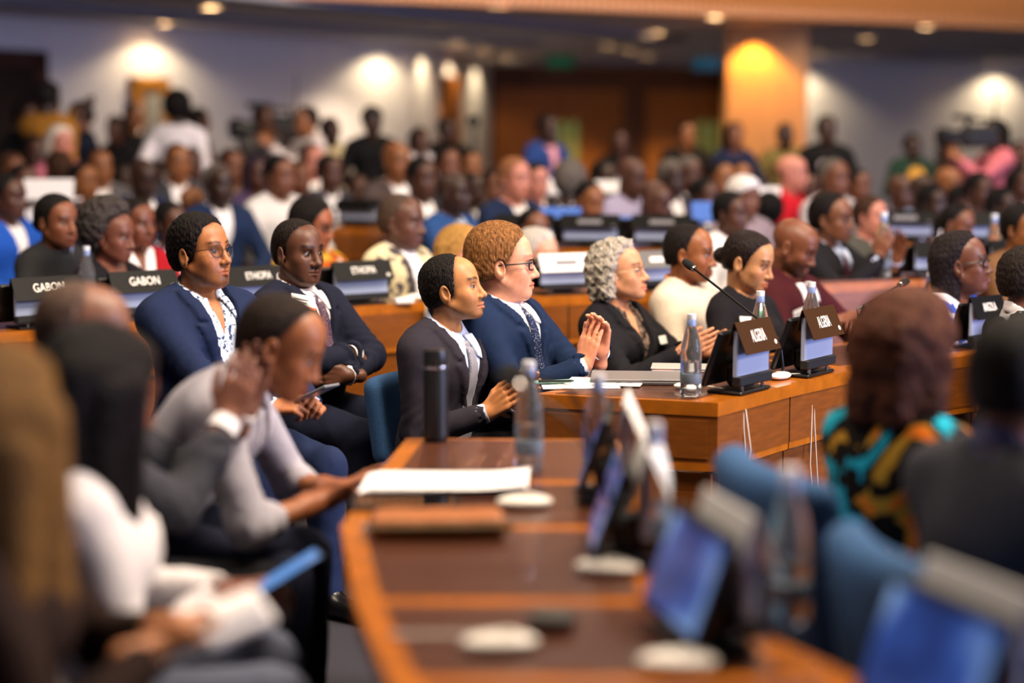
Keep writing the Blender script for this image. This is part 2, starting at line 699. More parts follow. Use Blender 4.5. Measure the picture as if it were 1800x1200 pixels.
def face_colours(V, fc, hr=None):
    x, y, z = V[:, 0], np.abs(V[:, 1]), V[:, 2]
    col = np.ones((len(V), 3), np.float32)

    def put(m, c):
        m = np.clip(m, 0, 1)[:, None]
        col[:] = col * (1 - m) + np.asarray(c, np.float32) * m
    def soft(d, w):
        return np.clip(0.5 - d / w, 0, 1)
    rough = nz(V, 420) * 0.5
    # redness of cheeks, nose and ears
    put(0.35 * soft(np.sqrt((x - .075) ** 2 + (y - .045) ** 2 + (z + .035) ** 2) - .028, .03), (1.06, .88, .85))
    b = fc.get('beard')
    if b:
        st, dk = b
        dk *= .55
        jawline = soft(z + 0.058 + 0.5 * np.maximum(0.03 - x, -0.02), 0.02) * soft(-(x - 0.0), 0.02) * soft(-(z + 0.125), .02)
        mou = soft(np.abs(z + 0.060) - 0.006, 0.008) * soft(y - 0.028, 0.01) * soft(-(x - .08), .01)
        goat = soft(np.sqrt((y / 1.1) ** 2 + (z + 0.098) ** 2) - 0.020, 0.012) * soft(-(x - .05), .02)
        chin_side = soft(np.abs(y - .03) - .006, .01) * soft(np.abs(z + .082) - .022, .01) * soft(-(x - .06), .01)
        if st == 'full':
            m = np.maximum(np.maximum(jawline, mou), np.maximum(goat, chin_side))
        elif st == 'goatee':
            m = np.maximum(np.maximum(mou, goat), chin_side)
        elif st == 'stubble':
            m = np.maximum(jawline * .8, np.maximum(mou, goat))
        elif st == 'tuft':
            m = np.maximum(np.maximum(mou * 0.7, goat), jawline * .35)
        else:
            m = mou
        put(m * (0.75 + 0.35 * rough), (dk, dk * .95, dk * .92))
    lc = fc.get('lipcol', (0.86, 0.60, 0.60))
    zl = z + 0.0757
    lipm = soft(np.abs(zl - 0.0005) - 0.0130 * (1 - (y / 0.032) ** 2), 0.003) * soft(y - 0.030, 0.004) * soft(-(x - 0.076), 0.004)
    put(lipm, lc)
    put(soft(np.abs(zl) - 0.0012, 0.002) * soft(y - .030, .003) * soft(-(x - .078), .004), (.30, .18, .16))
    bk = fc.get('brow', 0.14) * .6
    zb = 0.0215 + 0.005 * np.sin(np.clip((y - 0.012) / 0.04, 0, 1) * 2.4)
    put(soft(np.abs(z - zb) - 0.0052 * fc.get('browt', 1.0), 0.003) * soft(np.abs(y - 0.034) - 0.022, 0.006) * soft(-(x - 0.055), 0.01) * (0.85 + .25 * rough), (bk, bk * .9, bk * .85))
    # lash line round the eyes and darker lids
    de = np.sqrt((y - .0345) ** 2 + ((z + .0035) * 1.6) ** 2)
    put(soft(np.abs(de - 0.0150) - 0.0022, 0.003) * soft(-(z + .002), .005) * soft(-(x - .058), .01) * .9, (.16, .12, .1))
    put(soft(de - 0.019, 0.006) * soft(-(x - .068), .01) * .28, (.72, .64, .64))
    if hr and hr.get('style') in ('short', 'buzz', 'swept', 'bun', 'pulled'):
        ax, az, sl = hr.get('ax', 0.070), hr.get('az', 0.075), hr.get('slope', 1.7) * 1.7
        xx = x + np.clip((y - 0.02) / 0.05, 0, 1) * hr.get('temple', 0.010) + hr.get('recede', 0) * np.exp(-(y / 0.04) ** 2)
        a = ((xx - ax) - (z - az) / sl) / math.sqrt(1 + 1 / sl ** 2)
        b1 = (0.30 * (x - .02) - (z - hr.get('side', -.03))) / 1.044
        b2 = (0.25 * (x + .055) - (z - hr.get('nape', -.085))) / 1.03
        put(soft(np.maximum(np.maximum(a, b1), b2) - .002, hr.get('fade', .016)) * soft(y - .0755, .006) * (.9 + .2 * rough), (.16, .14, .13))
    if fc.get('flat_eyes'):
        put(soft(de - 0.0105, 0.004) * soft(-(x - .07), .01), (.16, .13, .12))
    return col


def hair_field(hr):
    st = hr.get('style', 'short')
    t = hr.get('t', 0.010)
    amp, fr = hr.get('amp', 0.002), hr.get('fr', 160)
    ax, az, sl = hr.get('ax', 0.070), hr.get('az', 0.075), hr.get('slope', 1.7) * 1.7   # hairline point and lean
    o = []
    u = lambda f, k=0.02: o.append(('u', f, k))
    bk = hr.get('back', 0.0)
    u(el((-0.014, 0, 0.036), (0.100 + t, 0.076 + t, 0.084 + hr.get('top', t))))
    u(el((-0.050, 0, -0.012), (0.058 + t + bk, 0.064 + t, 0.072)), 0.03)
    u(el((0.040, 0, 0.040), (0.052 + t, 0.060 + t, 0.056 + t)), 0.03)
    if st in ('short', 'buzz', 'swept', 'bun', 'pulled'):
        u(el((0.000, 0, -0.005), (0.040, 0.074 + t * 0.7, 0.050)), 0.02)
    if st == 'swept':
        u(el((-0.03, 0, 0.055), (0.095, 0.078, 0.080)), 0.03)
    n = np.array([1.0, 0, -1.0 / sl])
    rec = hr.get('recede', 0.0)

    def frontcut(P, d):
        y = np.abs(P[:, 1])
        q = P.copy()
        # the hairline runs back at the temples
        if st in ('curly', 'bob', 'long', 'wave'):
            q[:, 2] = np.maximum(q[:, 2], hr.get('fall', 0.0))
        q[:, 0] = q[:, 0] + np.clip((y - 0.02) / 0.05, 0, 1) * hr.get('temple', 0.010) + rec * np.exp(-(y / 0.04) ** 2)
        a = (q - A3((ax, 0, az))) @ A3(n / np.linalg.norm(n)) + 0.0025 * nz(P, 230, .5)
        return np.maximum(d + min(t, 0.02) * 0.85 * np.clip(1 + a / hr.get('taper', 0.022), 0, 1), a)
    if st in ('short', 'buzz', 'swept', 'bun', 'pulled'):
        o.append(('x', frontcut, 0))
        o.append(('i', pl((0.02, 0, hr.get('side', -0.030)), (0.30, 0, -1)), 0.012))
        o.append(('i', pl((-0.055, 0, hr.get('nape', -0.085)), (0.25, 0, -1)), 0.012))
        for y in (-1, 1):       # clear the ears
            o.append(('s', el((-0.008, y * 0.088, -0.020), (0.024, 0.022, 0.037)), 0.006))
    if st in ('bun',):
        bx, bz, br = hr.get('bun', (-0.118, 0.005, 0.036))
        u(el((bx, 0, bz), (br, br * 1.1, br)), 0.012)
    if st == 'afro':
        r = hr.get('r', 0.135)
        u(el((-0.035, 0, 0.04), (r, r * 0.92, r)), 0.03)
        o.append(('x', frontcut, 0))
    if st in ('curly', 'bob', 'long', 'wave'):
        ln = hr.get('len', 0.16)
        w = hr.get('w', 0.085)
        th = hr.get('th', 0.035)
        for y in (-1, 1):
            u(rc((-0.02, y * (w - 0.012), 0.02), (-0.035, y * w, -ln), th, th * 0.9), 0.03)
            u(rc((-0.075, y * 0.035, 0.02), (-0.085, y * 0.04, -ln), 0.05, 0.045), 0.03)
        o.append(('x', frontcut, 0))
        ex = hr.get('open', 0.028)
        # free the face
        o.append(('s', bxs((0.10 + ex, 0, -0.09), (0.10, 0.075, 0.115), r=0.03), 0.012))
        o.append(('s', el((0.03, 0, -0.13), (0.07, 0.058, 0.07)), 0.01))
    for (a_, b_, ra, rb) in hr.get('locks', ()):
        u(rc(a_, b_, ra, rb), 0.02)
    if amp > 0:
        o.append(('d', lambda P: amp * nz(P, fr, 0.3) + amp * 0.6 * nz(P, fr * 2.1, 1.1), 0))
    return o


def hand_ops(w, f, n, side, curl, spread=0.0, sc=1.0, thumb=0.0):
    """w wrist, f direction of the fingers, n direction the palm faces, side +1 left / -1 right"""
    w, f, n = np.array(w, float), np.array(f, float), np.array(n, float)
    f = f / np.linalg.norm(f)
    n = n - f * (n @ f)
    n = n / np.linalg.norm(n)
    t = np.cross(f, n) * (-side)
    o = []
    W = lambda a, b, c: w + sc * (f * a + t * b + n * c)
    kn = [0.033, 0.011, -0.011, -0.031]
    kx = [0.094, 0.098, 0.093, 0.084]
    for i in range(4):
        o.append(('u', rc(W(0.006, kn[i] * 0.62, 0), W(kx[i], kn[i], 0), 0.0145 * sc, 0.0112 * sc), 0.010))
    o.append(('u', rc(W(-0.05, 0, 0), W(0.01, 0, 0), 0.027 * sc, 0.022 * sc), 0.02))
    ln = [0.070, 0.079, 0.073, 0.057]
    cl = curl if hasattr(curl, '__len__') else [curl] * 4
    for i in range(4):
        p = W(kx[i], kn[i], 0)
        ang = 0.0
        sp = spread * (1.5 - i) * 0.12
        for j, (fr, a) in enumerate(((0.45, 0.9), (0.31, 1.15), (0.24, 0.8))):
            ang += cl[i] * a
            d = (f * math.cos(sp) + t * math.sin(sp)) * math.cos(ang) + n * math.sin(ang)
            q = p + d * ln[i] * fr * sc
            r0 = (0.0094 - 0.0009 * j) * sc
            o.append(('u', rc(p, q, r0, r0 - 0.0009 * sc), 0.0025 if j == 0 else 0.003))
            p = q
    a = W(0.022, 0.020, 0.006)
    b = W(0.058 + 0.01 * thumb, 0.050 - 0.02 * thumb, 0.018 + 0.012 * thumb)
    c = W(0.088 + 0.008 * thumb, 0.058 - 0.035 * thumb, 0.026 + 0.015 * thumb)
    e = W(0.110 + 0.004 * thumb, 0.058 - 0.045 * thumb, 0.031 + 0.015 * thumb)
    o.append(('u', rc(a, b, 0.0155 * sc, 0.0120 * sc), 0.010))
    o.append(('u', rc(b, c, 0.0110 * sc, 0.0098 * sc), 0.003))
    o.append(('u', rc(c, e, 0.0098 * sc, 0.0082 * sc), 0.003))
    return o, [W(-0.06, 0, 0), W(0.10, 0, 0)]


def ik(S, W, l1, l2, pole):
    S, W = np.array(S, float), np.array(W, float)
    d = W - S
    L = np.linalg.norm(d)
    if L > (l1 + l2) * 0.985:
        W = S + d / L * (l1 + l2) * 0.985
        d = W - S
        L = np.linalg.norm(d)
    a = (l1 * l1 - l2 * l2 + L * L) / (2 * L)
    hgt = math.sqrt(max(l1 * l1 - a * a, 1e-6))
    u = d / L
    p = np.array(pole, float)
    p = p - u * (p @ u)
    p = p / np.linalg.norm(p)
    return S + u * a + p * hgt, W


ARMS = {
    'lap': [dict(w=(.30, -.10, .09), f=(.85, .45, -.2), n=(.1, .1, -1), curl=.45, pole=(-.2, -.8, -.6)),
            dict(w=(.30, .10, .09), f=(.85, -.45, -.2), n=(.1, -.1, -1), curl=.45, pole=(-.2, .8, -.6))],
    'clap': [dict(w=(.34, -.055, .26), f=(.72, .12, .68), n=(0, 1, .1), curl=.18, pole=(-.3, -.6, -.8)),
             dict(w=(.35, .045, .27), f=(.60, -.10, .78), n=(0, -1, 0), curl=.18, pole=(-.3, .6, -.8))],
    'desk': [dict(w=(.40, -.14, .20), f=(.9, .4, -.1), n=(0, .1, -1), curl=.35, pole=(-.3, -.8, -.5)),
             dict(w=(.40, .14, .20), f=(.9, -.4, -.1), n=(0, -.1, -1), curl=.35, pole=(-.3, .8, -.5))],
    'down': [dict(w=(.03, -.25, -.02), f=(.1, .05, -1), n=(0, 1, 0), curl=.35, pole=(-1, -.2, 0)),
             dict(w=(.03, .25, -.02), f=(.1, -.05, -1), n=(0, -1, 0), curl=.35, pole=(-1, .2, 0))],
    'fold': [dict(w=(.215, .09, .215), f=(.05, 1, .05), n=(-1, 0, 0), curl=.2, pole=(.2, -1, -.5)),
             dict(w=(.225, -.06, .165), f=(-.1, -1, -.1), n=(-1, 0, 0), curl=.2, pole=(.2, 1, -.5))],
    'chin': [dict(w=(.33, -.05, .36), f=(-.2, .2, .9), n=(-.6, .4, 0), curl=.6, pole=(0, -.8, -.6)),
             dict(w=(.34, .08, .20), f=(.5, -.8, 0), n=(0, -.1, -1), curl=.4, pole=(-.2, .8, -.6))],
    'front': [dict(w=(.20, -.06, .06), f=(.3, .8, -.5), n=(-1, 0, 0), curl=.4, pole=(-.3, -1, 0)),
              dict(w=(.20, .06, .06), f=(.3, -.8, -.5), n=(-1, 0, 0), curl=.4, pole=(-.3, 1, 0))],
    'cam': [dict(w=(.34, -.08, .44), f=(.7, .1, .6), n=(.2, .8, 0), curl=.7, pole=(-.1, -.5, -1)),
            dict(w=(.40, .06, .42), f=(.7, -.1, .6), n=(.2, -.8, 0), curl=.7, pole=(-.1, .5, -1))],
    'up': [dict(w=(.42, -.10, .52), f=(.6, .2, .8), n=(.3, .8, 0), curl=.5, pole=(0, -.6, -1)),
           dict(w=(.40, .08, .50), f=(.6, -.2, .8), n=(.3, -.8, 0), curl=.5, pole=(0, .6, -1))],
}


class Body:
    """geometry of one person, relative to the hip centre; forward +X, left +Y"""

    def __init__(s, sp):
        s.sp = sp
        s.lean = sp.get('lean', 0.05)
        s.RT = rot_ypr(0, -s.lean, sp.get('side', 0.0))
        s.fem = sp.get('fem', False)
        s.fat = sp.get('fat', 0.0)
        s.stand = sp.get('stand', False)
        s.hipz = sp.get('hipz', 0.93 if s.stand else 0.54)
        s.sw = sp.get('sw', 0.155 if s.fem else 0.176)
        s.NB = s.T((-0.018, 0, 0.470))
        neck = sp.get('neck', (0.035, 0, 0.155))
        RN = rot_ypr(0, -s.lean * 0.5, sp.get('side', 0.0))
        s.HC = s.NB + RN @ np.array(neck)
        s.RH = rot_ypr(sp.get('hyaw', 0.0), sp.get('hpitch', 0.0), sp.get('hroll', 0.0))
        s.hs = sp.get('hs', 0.95 if s.fem else 1.0)
        arms = sp.get('arms', 'lap')
        arms = ARMS[arms] if isinstance(arms, str) else arms
        s.arms = []
        for i, a in enumerate(arms):
            sd = -1 if i == 0 else 1
            S = s.T((0.0 + (a.get('sf', 0.0)), sd * s.sw, 0.410))
            E, Wr = ik(S, a['w'], 0.29, 0.255, a['pole'])
            s.arms.append((S, E, Wr, a, sd))

    def T(s, p):
        return s.RT @ np.array(p, float)

    def torso(s, g, arms=True, cut=None, sleeve=1.0, legs=False):
        """g: how far the surface lies outside the skin"""
        f = s.fat
        T, RT = s.T, s.RT
        o = []
        u = lambda fn, k=0.05: o.append(('u', fn, k))
        u(el(T((-0.015, 0, 0.05)), (0.115 + g + f * .5, 0.165 + g + f * .5, 0.12), RT))
        u(el(T((0.010 + f * .6, 0, 0.17)), (0.105 + g + f, 0.145 + g + f, 0.14), RT))
        u(el(T((-0.005, 0, 0.32)), (0.110 + g + f * .5, 0.155 + g + f * .4 - (.012 if s.fem else 0), 0.17 + g), RT))
        w = s.sw - 0.035
        u(rc(T((-0.012, -w, 0.412)), T((-0.012, w, 0.412)), 0.056 + g, 0.056 + g), 0.06)
        for y in (-1, 1):
            u(rc(T((-0.025, y * (w - .03), 0.445)), T((-0.025, y * 0.03, 0.490)), 0.040 + g * .7, 0.036 + g * .6), 0.05)
            if s.fem:
                u(el(T((0.085, y * 0.075, 0.315)), (0.062 + g, 0.068 + g, 0.068 + g), RT), 0.045)
            else:
                u(el(T((0.055, y * 0.07, 0.345)), (0.062 + g, 0.085 + g, 0.085 + g), RT), 0.05)
        if arms:
            for (S, E, W, a, sd) in s.arms:
                thin = 0.86 if s.fem else 1.0
                u(rc(S, E, 0.050 * thin + g * .9, 0.042 * thin + g * .85), 0.04)
                if sleeve >= 1.0:
                    Wc = W - (W - E) / np.linalg.norm(W - E) * 0.012
                    u(rc(E, Wc, 0.042 * thin + g * .85, 0.030 * thin + g * .8), 0.02)
                elif sleeve > 0.5:
                    u(rc(E, E + (W - E) * (sleeve - .5) * 2, 0.043 * thin + g, 0.036 * thin + g), 0.02)
        return o

    def legs(s, g):
        o = []
        u = lambda fn, k=0.05: o.append(('u', fn, k))
        f = s.fat
        hz = s.hipz
        u(el((-0.015, 0, 0.0), (0.125 + g + f * .5, 0.17 + g + f * .4, 0.115)))
        s.feet = []
        sp = s.sp
        for y in (-1, 1):
            if s.stand:
                K = np.array((0.01, y * 0.10, -0.43))
                A = np.array((-0.02, y * 0.11, -hz + 0.09))
                H = np.array((0, y * 0.085, -0.02))
            else:
                kn = sp.get('knee', (0.43, 0.13))
                H = np.array((0.02, y * 0.09, -0.02))
                K = np.array((kn[0], y * kn[1], 0.50 - hz))
                A = np.array((kn[0] + sp.get('foot', 0.0), y * kn[1], -hz + 0.09))
            u(rc(H, K, 0.088 + g + f * .3, 0.058 + g), 0.04)
            u(rc(K, A, 0.056 + g, 0.040 + g), 0.02)
            if not sp.get('shoes'):
                u(rc(A + (-.02, 0, -.048), A + (.15, 0, -.058), .042, .032), 0.02)
            s.feet.append(A)
        return o

    def bounds(s, pad=0.12, legs=False):
        pts = [s.T((0, -0.24, 0.0)), s.T((0, 0.24, 0.5)), s.T((0.2 + s.fat, 0, .2)), s.T((-0.2, 0, -0.12))]
        for (S, E, W, a, sd) in s.arms:
            pts += [S, E, W]
        pts = np.array(pts)
        return pts.min(0) - pad, pts.max(0) + pad


def fold_disp(b, amp=0.004):
    el_ = [(E, (W - S) / (np.linalg.norm(W - S) + 1e-6)) for (S, E, W, a, sd) in b.arms]

    def f(P):
        d = amp * 0.55 * nz(P, 26, 0.7) + amp * 0.35 * nz(P, 55, 2.1)
        for E, ax in el_:
            q = P - A3(E)
            r2 = np.einsum('ij,ij->i', q, q)
            d = d + amp * 1.3 * np.exp(-r2 / 0.012) * np.sin((q @ A3(ax)) * 150 + 3 * np.sin(q[:, 2] * 30))
        return d
    return f


def vee(b, top_w, bot_z, x0=0.015, top_z=0.50):
    """wedge cut at the front of the chest, open above"""
    RT = b.RT.astype(np.float32)

    def f(P):
        q = P @ RT
        w = top_w * np.clip((q[:, 2] - bot_z) / (top_z - bot_z), -1, 1.6)
        d = (np.abs(q[:, 1]) - w) * 0.95
        return np.maximum(np.maximum(d, (x0 - q[:, 0])), bot_z - q[:, 2])
    return f


def neck_hole(b, r=0.066, drop=0.0):
    a = b.T((-0.012 + drop * .5, 0, 0.455 - drop))
    c = b.T((0.01, 0, 0.62))
    return rc(a, c, r, r + 0.02)


def merge(parts):
    V, Q, C, n = [], [], [], 0
    for v, q, c in parts:
        if len(v) == 0:
            continue
        V.append(v)
        Q.append(q + n)
        C.append(c if c is not None else np.ones((len(v), 3), np.float32))
        n += len(v)
    return np.concatenate(V), np.concatenate(Q), np.concatenate(C)


_eye_cache = {}


def eye_mesh(iris):
    if iris in _eye_cache:
        return _eye_cache[iris]
    seg, rings, r = 20, 14, 0.0128
    V, C, Fq = [], [], []
    for i in range(rings + 1):
        th = math.pi * i / rings
        for k in range(seg):
            ph = 2 * math.pi * k / seg
            V.append((r * math.cos(th), r * math.sin(th) * math.cos(ph), r * math.sin(th) * math.sin(ph)))
            dg = math.degrees(th)
            C.append((.01, .01, .01) if dg < 18 else (lin(iris) if dg < 42 else (.27, .25, .24)))
    for i in range(rings):
        for k in range(seg):
            k2 = (k + 1) % seg
            Fq.append((i * seg + k, (i + 1) * seg + k, (i + 1) * seg + k2, i * seg + k2))
    me = mk_mesh('eye', np.array(V), np.array(Fq), True, np.array(C))
    _eye_cache[iris] = me
    return me


def glasses_part(root, M4, fc):
    g = fc['glasses']
    m = mat('glasses_frame_' + g['color'], g['color'], rough=0.35, metal=g.get('metal', 0.0), spec=.3)
    mb = MB()
    w, hgt, t = g.get('w', 0.025), g.get('h', 0.019), g.get('t', 0.0016)
    zc = -0.004
    for y in (-1, 1):
        pts = []
        for k in range(24):
            a = 2 * math.pi * k / 24
            ca, sa = math.cos(a), math.sin(a)
            e = g.get('sq', 0.75)
            px = math.copysign(abs(ca) ** e, ca) * w
            pz = math.copysign(abs(sa) ** e, sa) * hgt
            yy = y * (0.0325) + px
            pts.append((0.102 - 0.35 * max(abs(yy) - 0.02, 0), yy, zc + pz))
        mb.tube(pts, t, 6, closed=True)
        mb.tube([(0.098, y * 0.058, zc + 0.009), (0.07, y * 0.076, zc + 0.008), (0.02, y * 0.081, zc + 0.004), (-0.012, y * 0.081, zc + 0.002), (-0.03, y * 0.078, zc - 0.015)],
                [t * 1.2, t * 1.2, t * 1.1, t, t], 6)
    mb.tube([(0.107, -0.009, zc + 0.004), (0.112, 0, zc + 0.007), (0.107, 0.009, zc + 0.004)], t, 6)
    o = mb.build('glasses', m, root, True)
    o.matrix_local = M4
    o['label'] = g.get('label', 'dark framed glasses')
    gl = MB()
    for y in (-1, 1):
        n = 18
        V = []
        for k in range(n):
            a = 2 * math.pi * k / n
            ca, sa = math.cos(a), math.sin(a)
            e = g.get('sq', 0.75)
            yy = y * 0.0325 + math.copysign(abs(ca) ** e, ca) * w
            V.append((0.102 - 0.35 * max(abs(yy) - 0.02, 0), yy, zc + math.copysign(abs(sa) ** e, sa) * hgt))
        gl.add(V, [tuple(range(n))])
    lm = mat('lens_glass', 'ffffff', rough=0.02, trans=1.0, ior=1.02, spec=0.5)
    q = gl.build('lens', lm, o)
    return o


_tpl = {}


def build_meshes(sp):
    """all meshes of a person; cached for look-alike far figures"""
    key = sp.get('tpl')
    if key is not None and key in _tpl:
        return _tpl[key]
    b = Body(sp)
    R = RES[sp.get('res', 'lo')]
    out = {'body': None}
    fc = dict(sp.get('face', {}))
    lo = sp.get('res', 'lo') == 'lo'
    if lo:
        fc['eye_open'] = 0
        fc['flat_eyes'] = True
    hr0 = sp.get('hair')
    # --- skin: head with neck, torso and arms, hands
    parts = []
    nk = (b.RH.T @ (b.T((-0.018, 0, 0.40)) - b.HC)) / b.hs
    V, Q = polygonize(head_ops(fc, nk), (-0.16, -0.115, min(-0.25, nk[2] - .03)), (0.14, 0.115, 0.14), R['head'])
    C = face_colours(V, fc, hr0)
    parts.append(((V * b.hs) @ b.RH.T.astype(np.float32) + A3(b.HC), Q, C))
    to = b.torso(0.0)
    l, h = b.bounds(0.10)
    V, Q = polygonize(to, l, h, R['torso'])
    parts.append((V, Q, None))
    for (S, E, W, a, sd) in b.arms:
        if a.get('hide'):
            continue
        hsz = sp.get('hand', 0.93 if b.fem else 1.0)
        ho, pts = hand_ops(W, a['f'], a['n'], sd, a['curl'], a.get('spread', 0), hsz, a.get('thumb', 0.0))
        fo = (W - E) / np.linalg.norm(W - E)
        ho = [('u', rc(W - fo * 0.09, W, 0.033 * hsz, 0.026 * hsz), 0.02)] + ho
        P = np.array(pts + [W - fo * 0.10])
        V, Q = polygonize(ho, P.min(0) - 0.115, P.max(0) + 0.115, R['hand'])
        C = np.ones((len(V), 3), np.float32) * np.array((1.06, 0.98, 0.96), np.float32)
        parts.append((V, Q, C))
    out['body'] = merge(parts)
    # --- hair
    hr = sp.get('hair', {'style': 'none'})
    if hr.get('style', 'none') != 'none':
        zl = -0.14 - (hr.get('len', 0.1) if hr['style'] in ('curly', 'bob', 'long', 'wave') else 0)
        V, Q = polygonize(hair_field(hr), (-0.24, -0.19, zl - .05), (0.20, 0.19, 0.25), R['hair'])
        out['hair'] = ((V * b.hs) @ b.RH.T.astype(np.float32) + A3(b.HC), Q)
    # --- clothes
    of = sp.get('outfit', 'suit')
    l, h = b.bounds(0.16)
    fd = sp.get('folds', 0.0045)
    if of in ('suit', 'open_suit'):
        vz = sp.get('vee_z', 0.17)
        vw = sp.get('vee_w', 0.062)
        j = b.torso(0.014)
        base_n = len(j)
        RT = b.RT.astype(np.float32)
        lap_w = sp.get('lapel', 0.062)
        v_fn = vee(b, vw, vz)

        def lapel(P, d):
            q = P @ RT
            yy, z = np.abs(q[:, 1]), q[:, 2]
            w0 = vw * np.clip((z - vz) / (0.50 - vz), 0, 1.6)
            tz = np.clip((z - vz) / (0.40 - vz), 0, 1)
            w1 = w0 + lap_w * tz * np.where((z > 0.385) & (z < 0.400), 0.35, np.where(z >= 0.400, 0.72, 1.0))
            reg = np.maximum(np.maximum(yy - w1, 0.0 - q[:, 0]), np.maximum(vz - .01 - z, z - 0.50))
            return np.minimum(d, np.maximum(d - 0.0115, reg))
        j.append(('d', fold_disp(b, fd), 0))
        j.append(('x', lapel, 0))
        j.append(('s', v_fn, 0.004))
        j.append(('s', neck_hole(b, 0.068), 0.006))
        for (S, E, W, a, sd) in b.arms:
            d = (W - E) / np.linalg.norm(W - E)
            j.append(('s', rc(W - d * 0.012, W + d * a.get('cutlen', .06), 0.034, 0.04), 0.004))
        V, Q = polygonize(j, l, h, R['cloth'])
        out['jacket'] = (V, Q)
        sh = b.torso(0.005, arms=False)
        sh.append(('s', neck_hole(b, 0.055), 0.006))
        if sp.get('open_neck'):
            sh.append(('s', vee(b, 0.035, sp['open_neck'], 0.0), 0.006))
        tl, th_ = b.T((0.05, 0, 0.1)), b.T((0.05, 0, 0.5))
        lo2, hi2 = np.minimum(tl, th_) - (0.16, 0.17, 0.05), np.maximum(tl, th_) + (0.2, 0.17, 0.06)
        V, Q = polygonize(sh, lo2, hi2, R['cloth'] if lo else R['det'] * 1.4)
        out['shirt'] = (V, Q)
        if not lo:
            shd = b.torso(0.006, arms=False)
            if sp.get('collar', True):
                out['collar'] = collar_mesh(b, shd, R['det'], sp.get('collar_open', 0.0))
            if sp.get('tie'):
                out['tie'] = tie_mesh(b, shd, R['det'])
    elif of in ('sweater', 'tee', 'dress', 'shirt'):
        g = sp.get('thick', 0.012)
        j = b.torso(g, sleeve=sp.get('sleeve', 1.0))
        j.append(('d', fold_disp(b, fd), 0))
        nd = sp.get('neck_drop', 0.0)
        j.append(('s', neck_hole(b, sp.get('neck_r', 0.062), nd), 0.008))
        if sp.get('vneck'):
            j.append(('s', vee(b, sp.get('vneck_w', 0.07), sp['vneck'], 0.0), 0.008))
        for (S, E, W, a, sd) in b.arms:
            if sp.get('sleeve', 1.0) >= 1:
                d = (W - E) / np.linalg.norm(W - E)
                j.append(('s', rc(W - d * 0.012, W + d * .06, 0.031, 0.04), 0.004))
        V, Q = polygonize(j, l, h, R['cloth'])
        out['top'] = (V, Q)
        if not lo and of == 'shirt':
            out['collar'] = collar_mesh(b, b.torso(g, arms=False), R['det'], sp.get('collar_open', 0.3))
    if not sp.get('nolegs'):
        lg = b.legs(0.014)
        lg.append(('d', lambda P: 0.0035 * nz(P, 30, 0.4) + 0.002 * nz(P, 70, 1.9), 0))
        lo3 = np.array((-0.2, -0.36, -b.hipz + (0.06 if sp.get('shoes') else -0.03)))
        hi3 = np.array((0.68, 0.36, max(0.16, 0.60 - b.hipz)))
        V, Q = polygonize(lg, lo3, hi3, R['cloth'] * 1.4)
        out['trousers'] = (V, Q)
    res = {}
    for k, v in out.items():
        if v is None:
            continue
        V = v[0] + A3((0, 0, b.hipz))
        res[k] = mk_mesh(k, V, v[1], True, v[2] if len(v) > 2 else None)
    r = (b, res)
    if key is not None:
        _tpl[key] = r
    return r


def collar_mesh(b, shd, h, opening):
    RT = b.RT.astype(np.float32)

    def field(P):
        q = P @ RT
        x, y, z = q[:, 0] + 0.006, q[:, 1], q[:, 2]
        zz = z - (0.492 - 0.62 * x)                    # collar slopes down to the front
        r = np.sqrt(x * x * 0.92 + y * y)
        rad = 0.063 - 0.10 * zz
        ring = np.maximum(np.abs(r - rad) - 0.0042, np.maximum(zz - 0.016, -0.030 - zz))
        gap = (0.006 + opening * 0.05 + np.clip(-zz, 0, 1) * 0.5) - np.abs(y)
        ring = np.maximum(ring, np.where(x > 0, gap, -1))
        ds = ev(shd, P)
        ay = np.abs(y)
        tri = np.maximum(np.maximum((0.012 + opening * .03) + (0.455 - z) * 0.42 - ay, ay - 0.062), np.maximum(z - 0.470, 0.392 + (0.05 - ay) * 0.5 - z))
        flap = np.maximum(np.maximum(np.abs(ds - 0.004) - 0.0045, tri), -x)
        return np.minimum(ring, flap)
    c = b.T((0.04, 0, 0.45))
    return polygonize(None, c - 0.14, c + 0.14, h * 0.85, field)


def tie_mesh(b, shd, h):
    RT = b.RT.astype(np.float32)

    def field(P):
        q = P @ RT
        z = q[:, 2]
        w = 0.016 + (0.425 - z) * 0.085
        reg = np.maximum(np.maximum(np.abs(q[:, 1]) - w, z - 0.43), np.maximum(0.10 - z, 0.02 - q[:, 0]))
        d = np.maximum(np.abs(ev(shd, P) - 0.006) - 0.0055, reg)
        k = el(b.T((0.086, 0, 0.432)), (0.016, 0.020, 0.022), b.RT)
        return smin(d, k(P), 0.006)
    c = b.T((0.10, 0, 0.27))
    return polygonize(None, c - (0.16, 0.07, 0.20), c + (0.16, 0.07, 0.20), h, field)


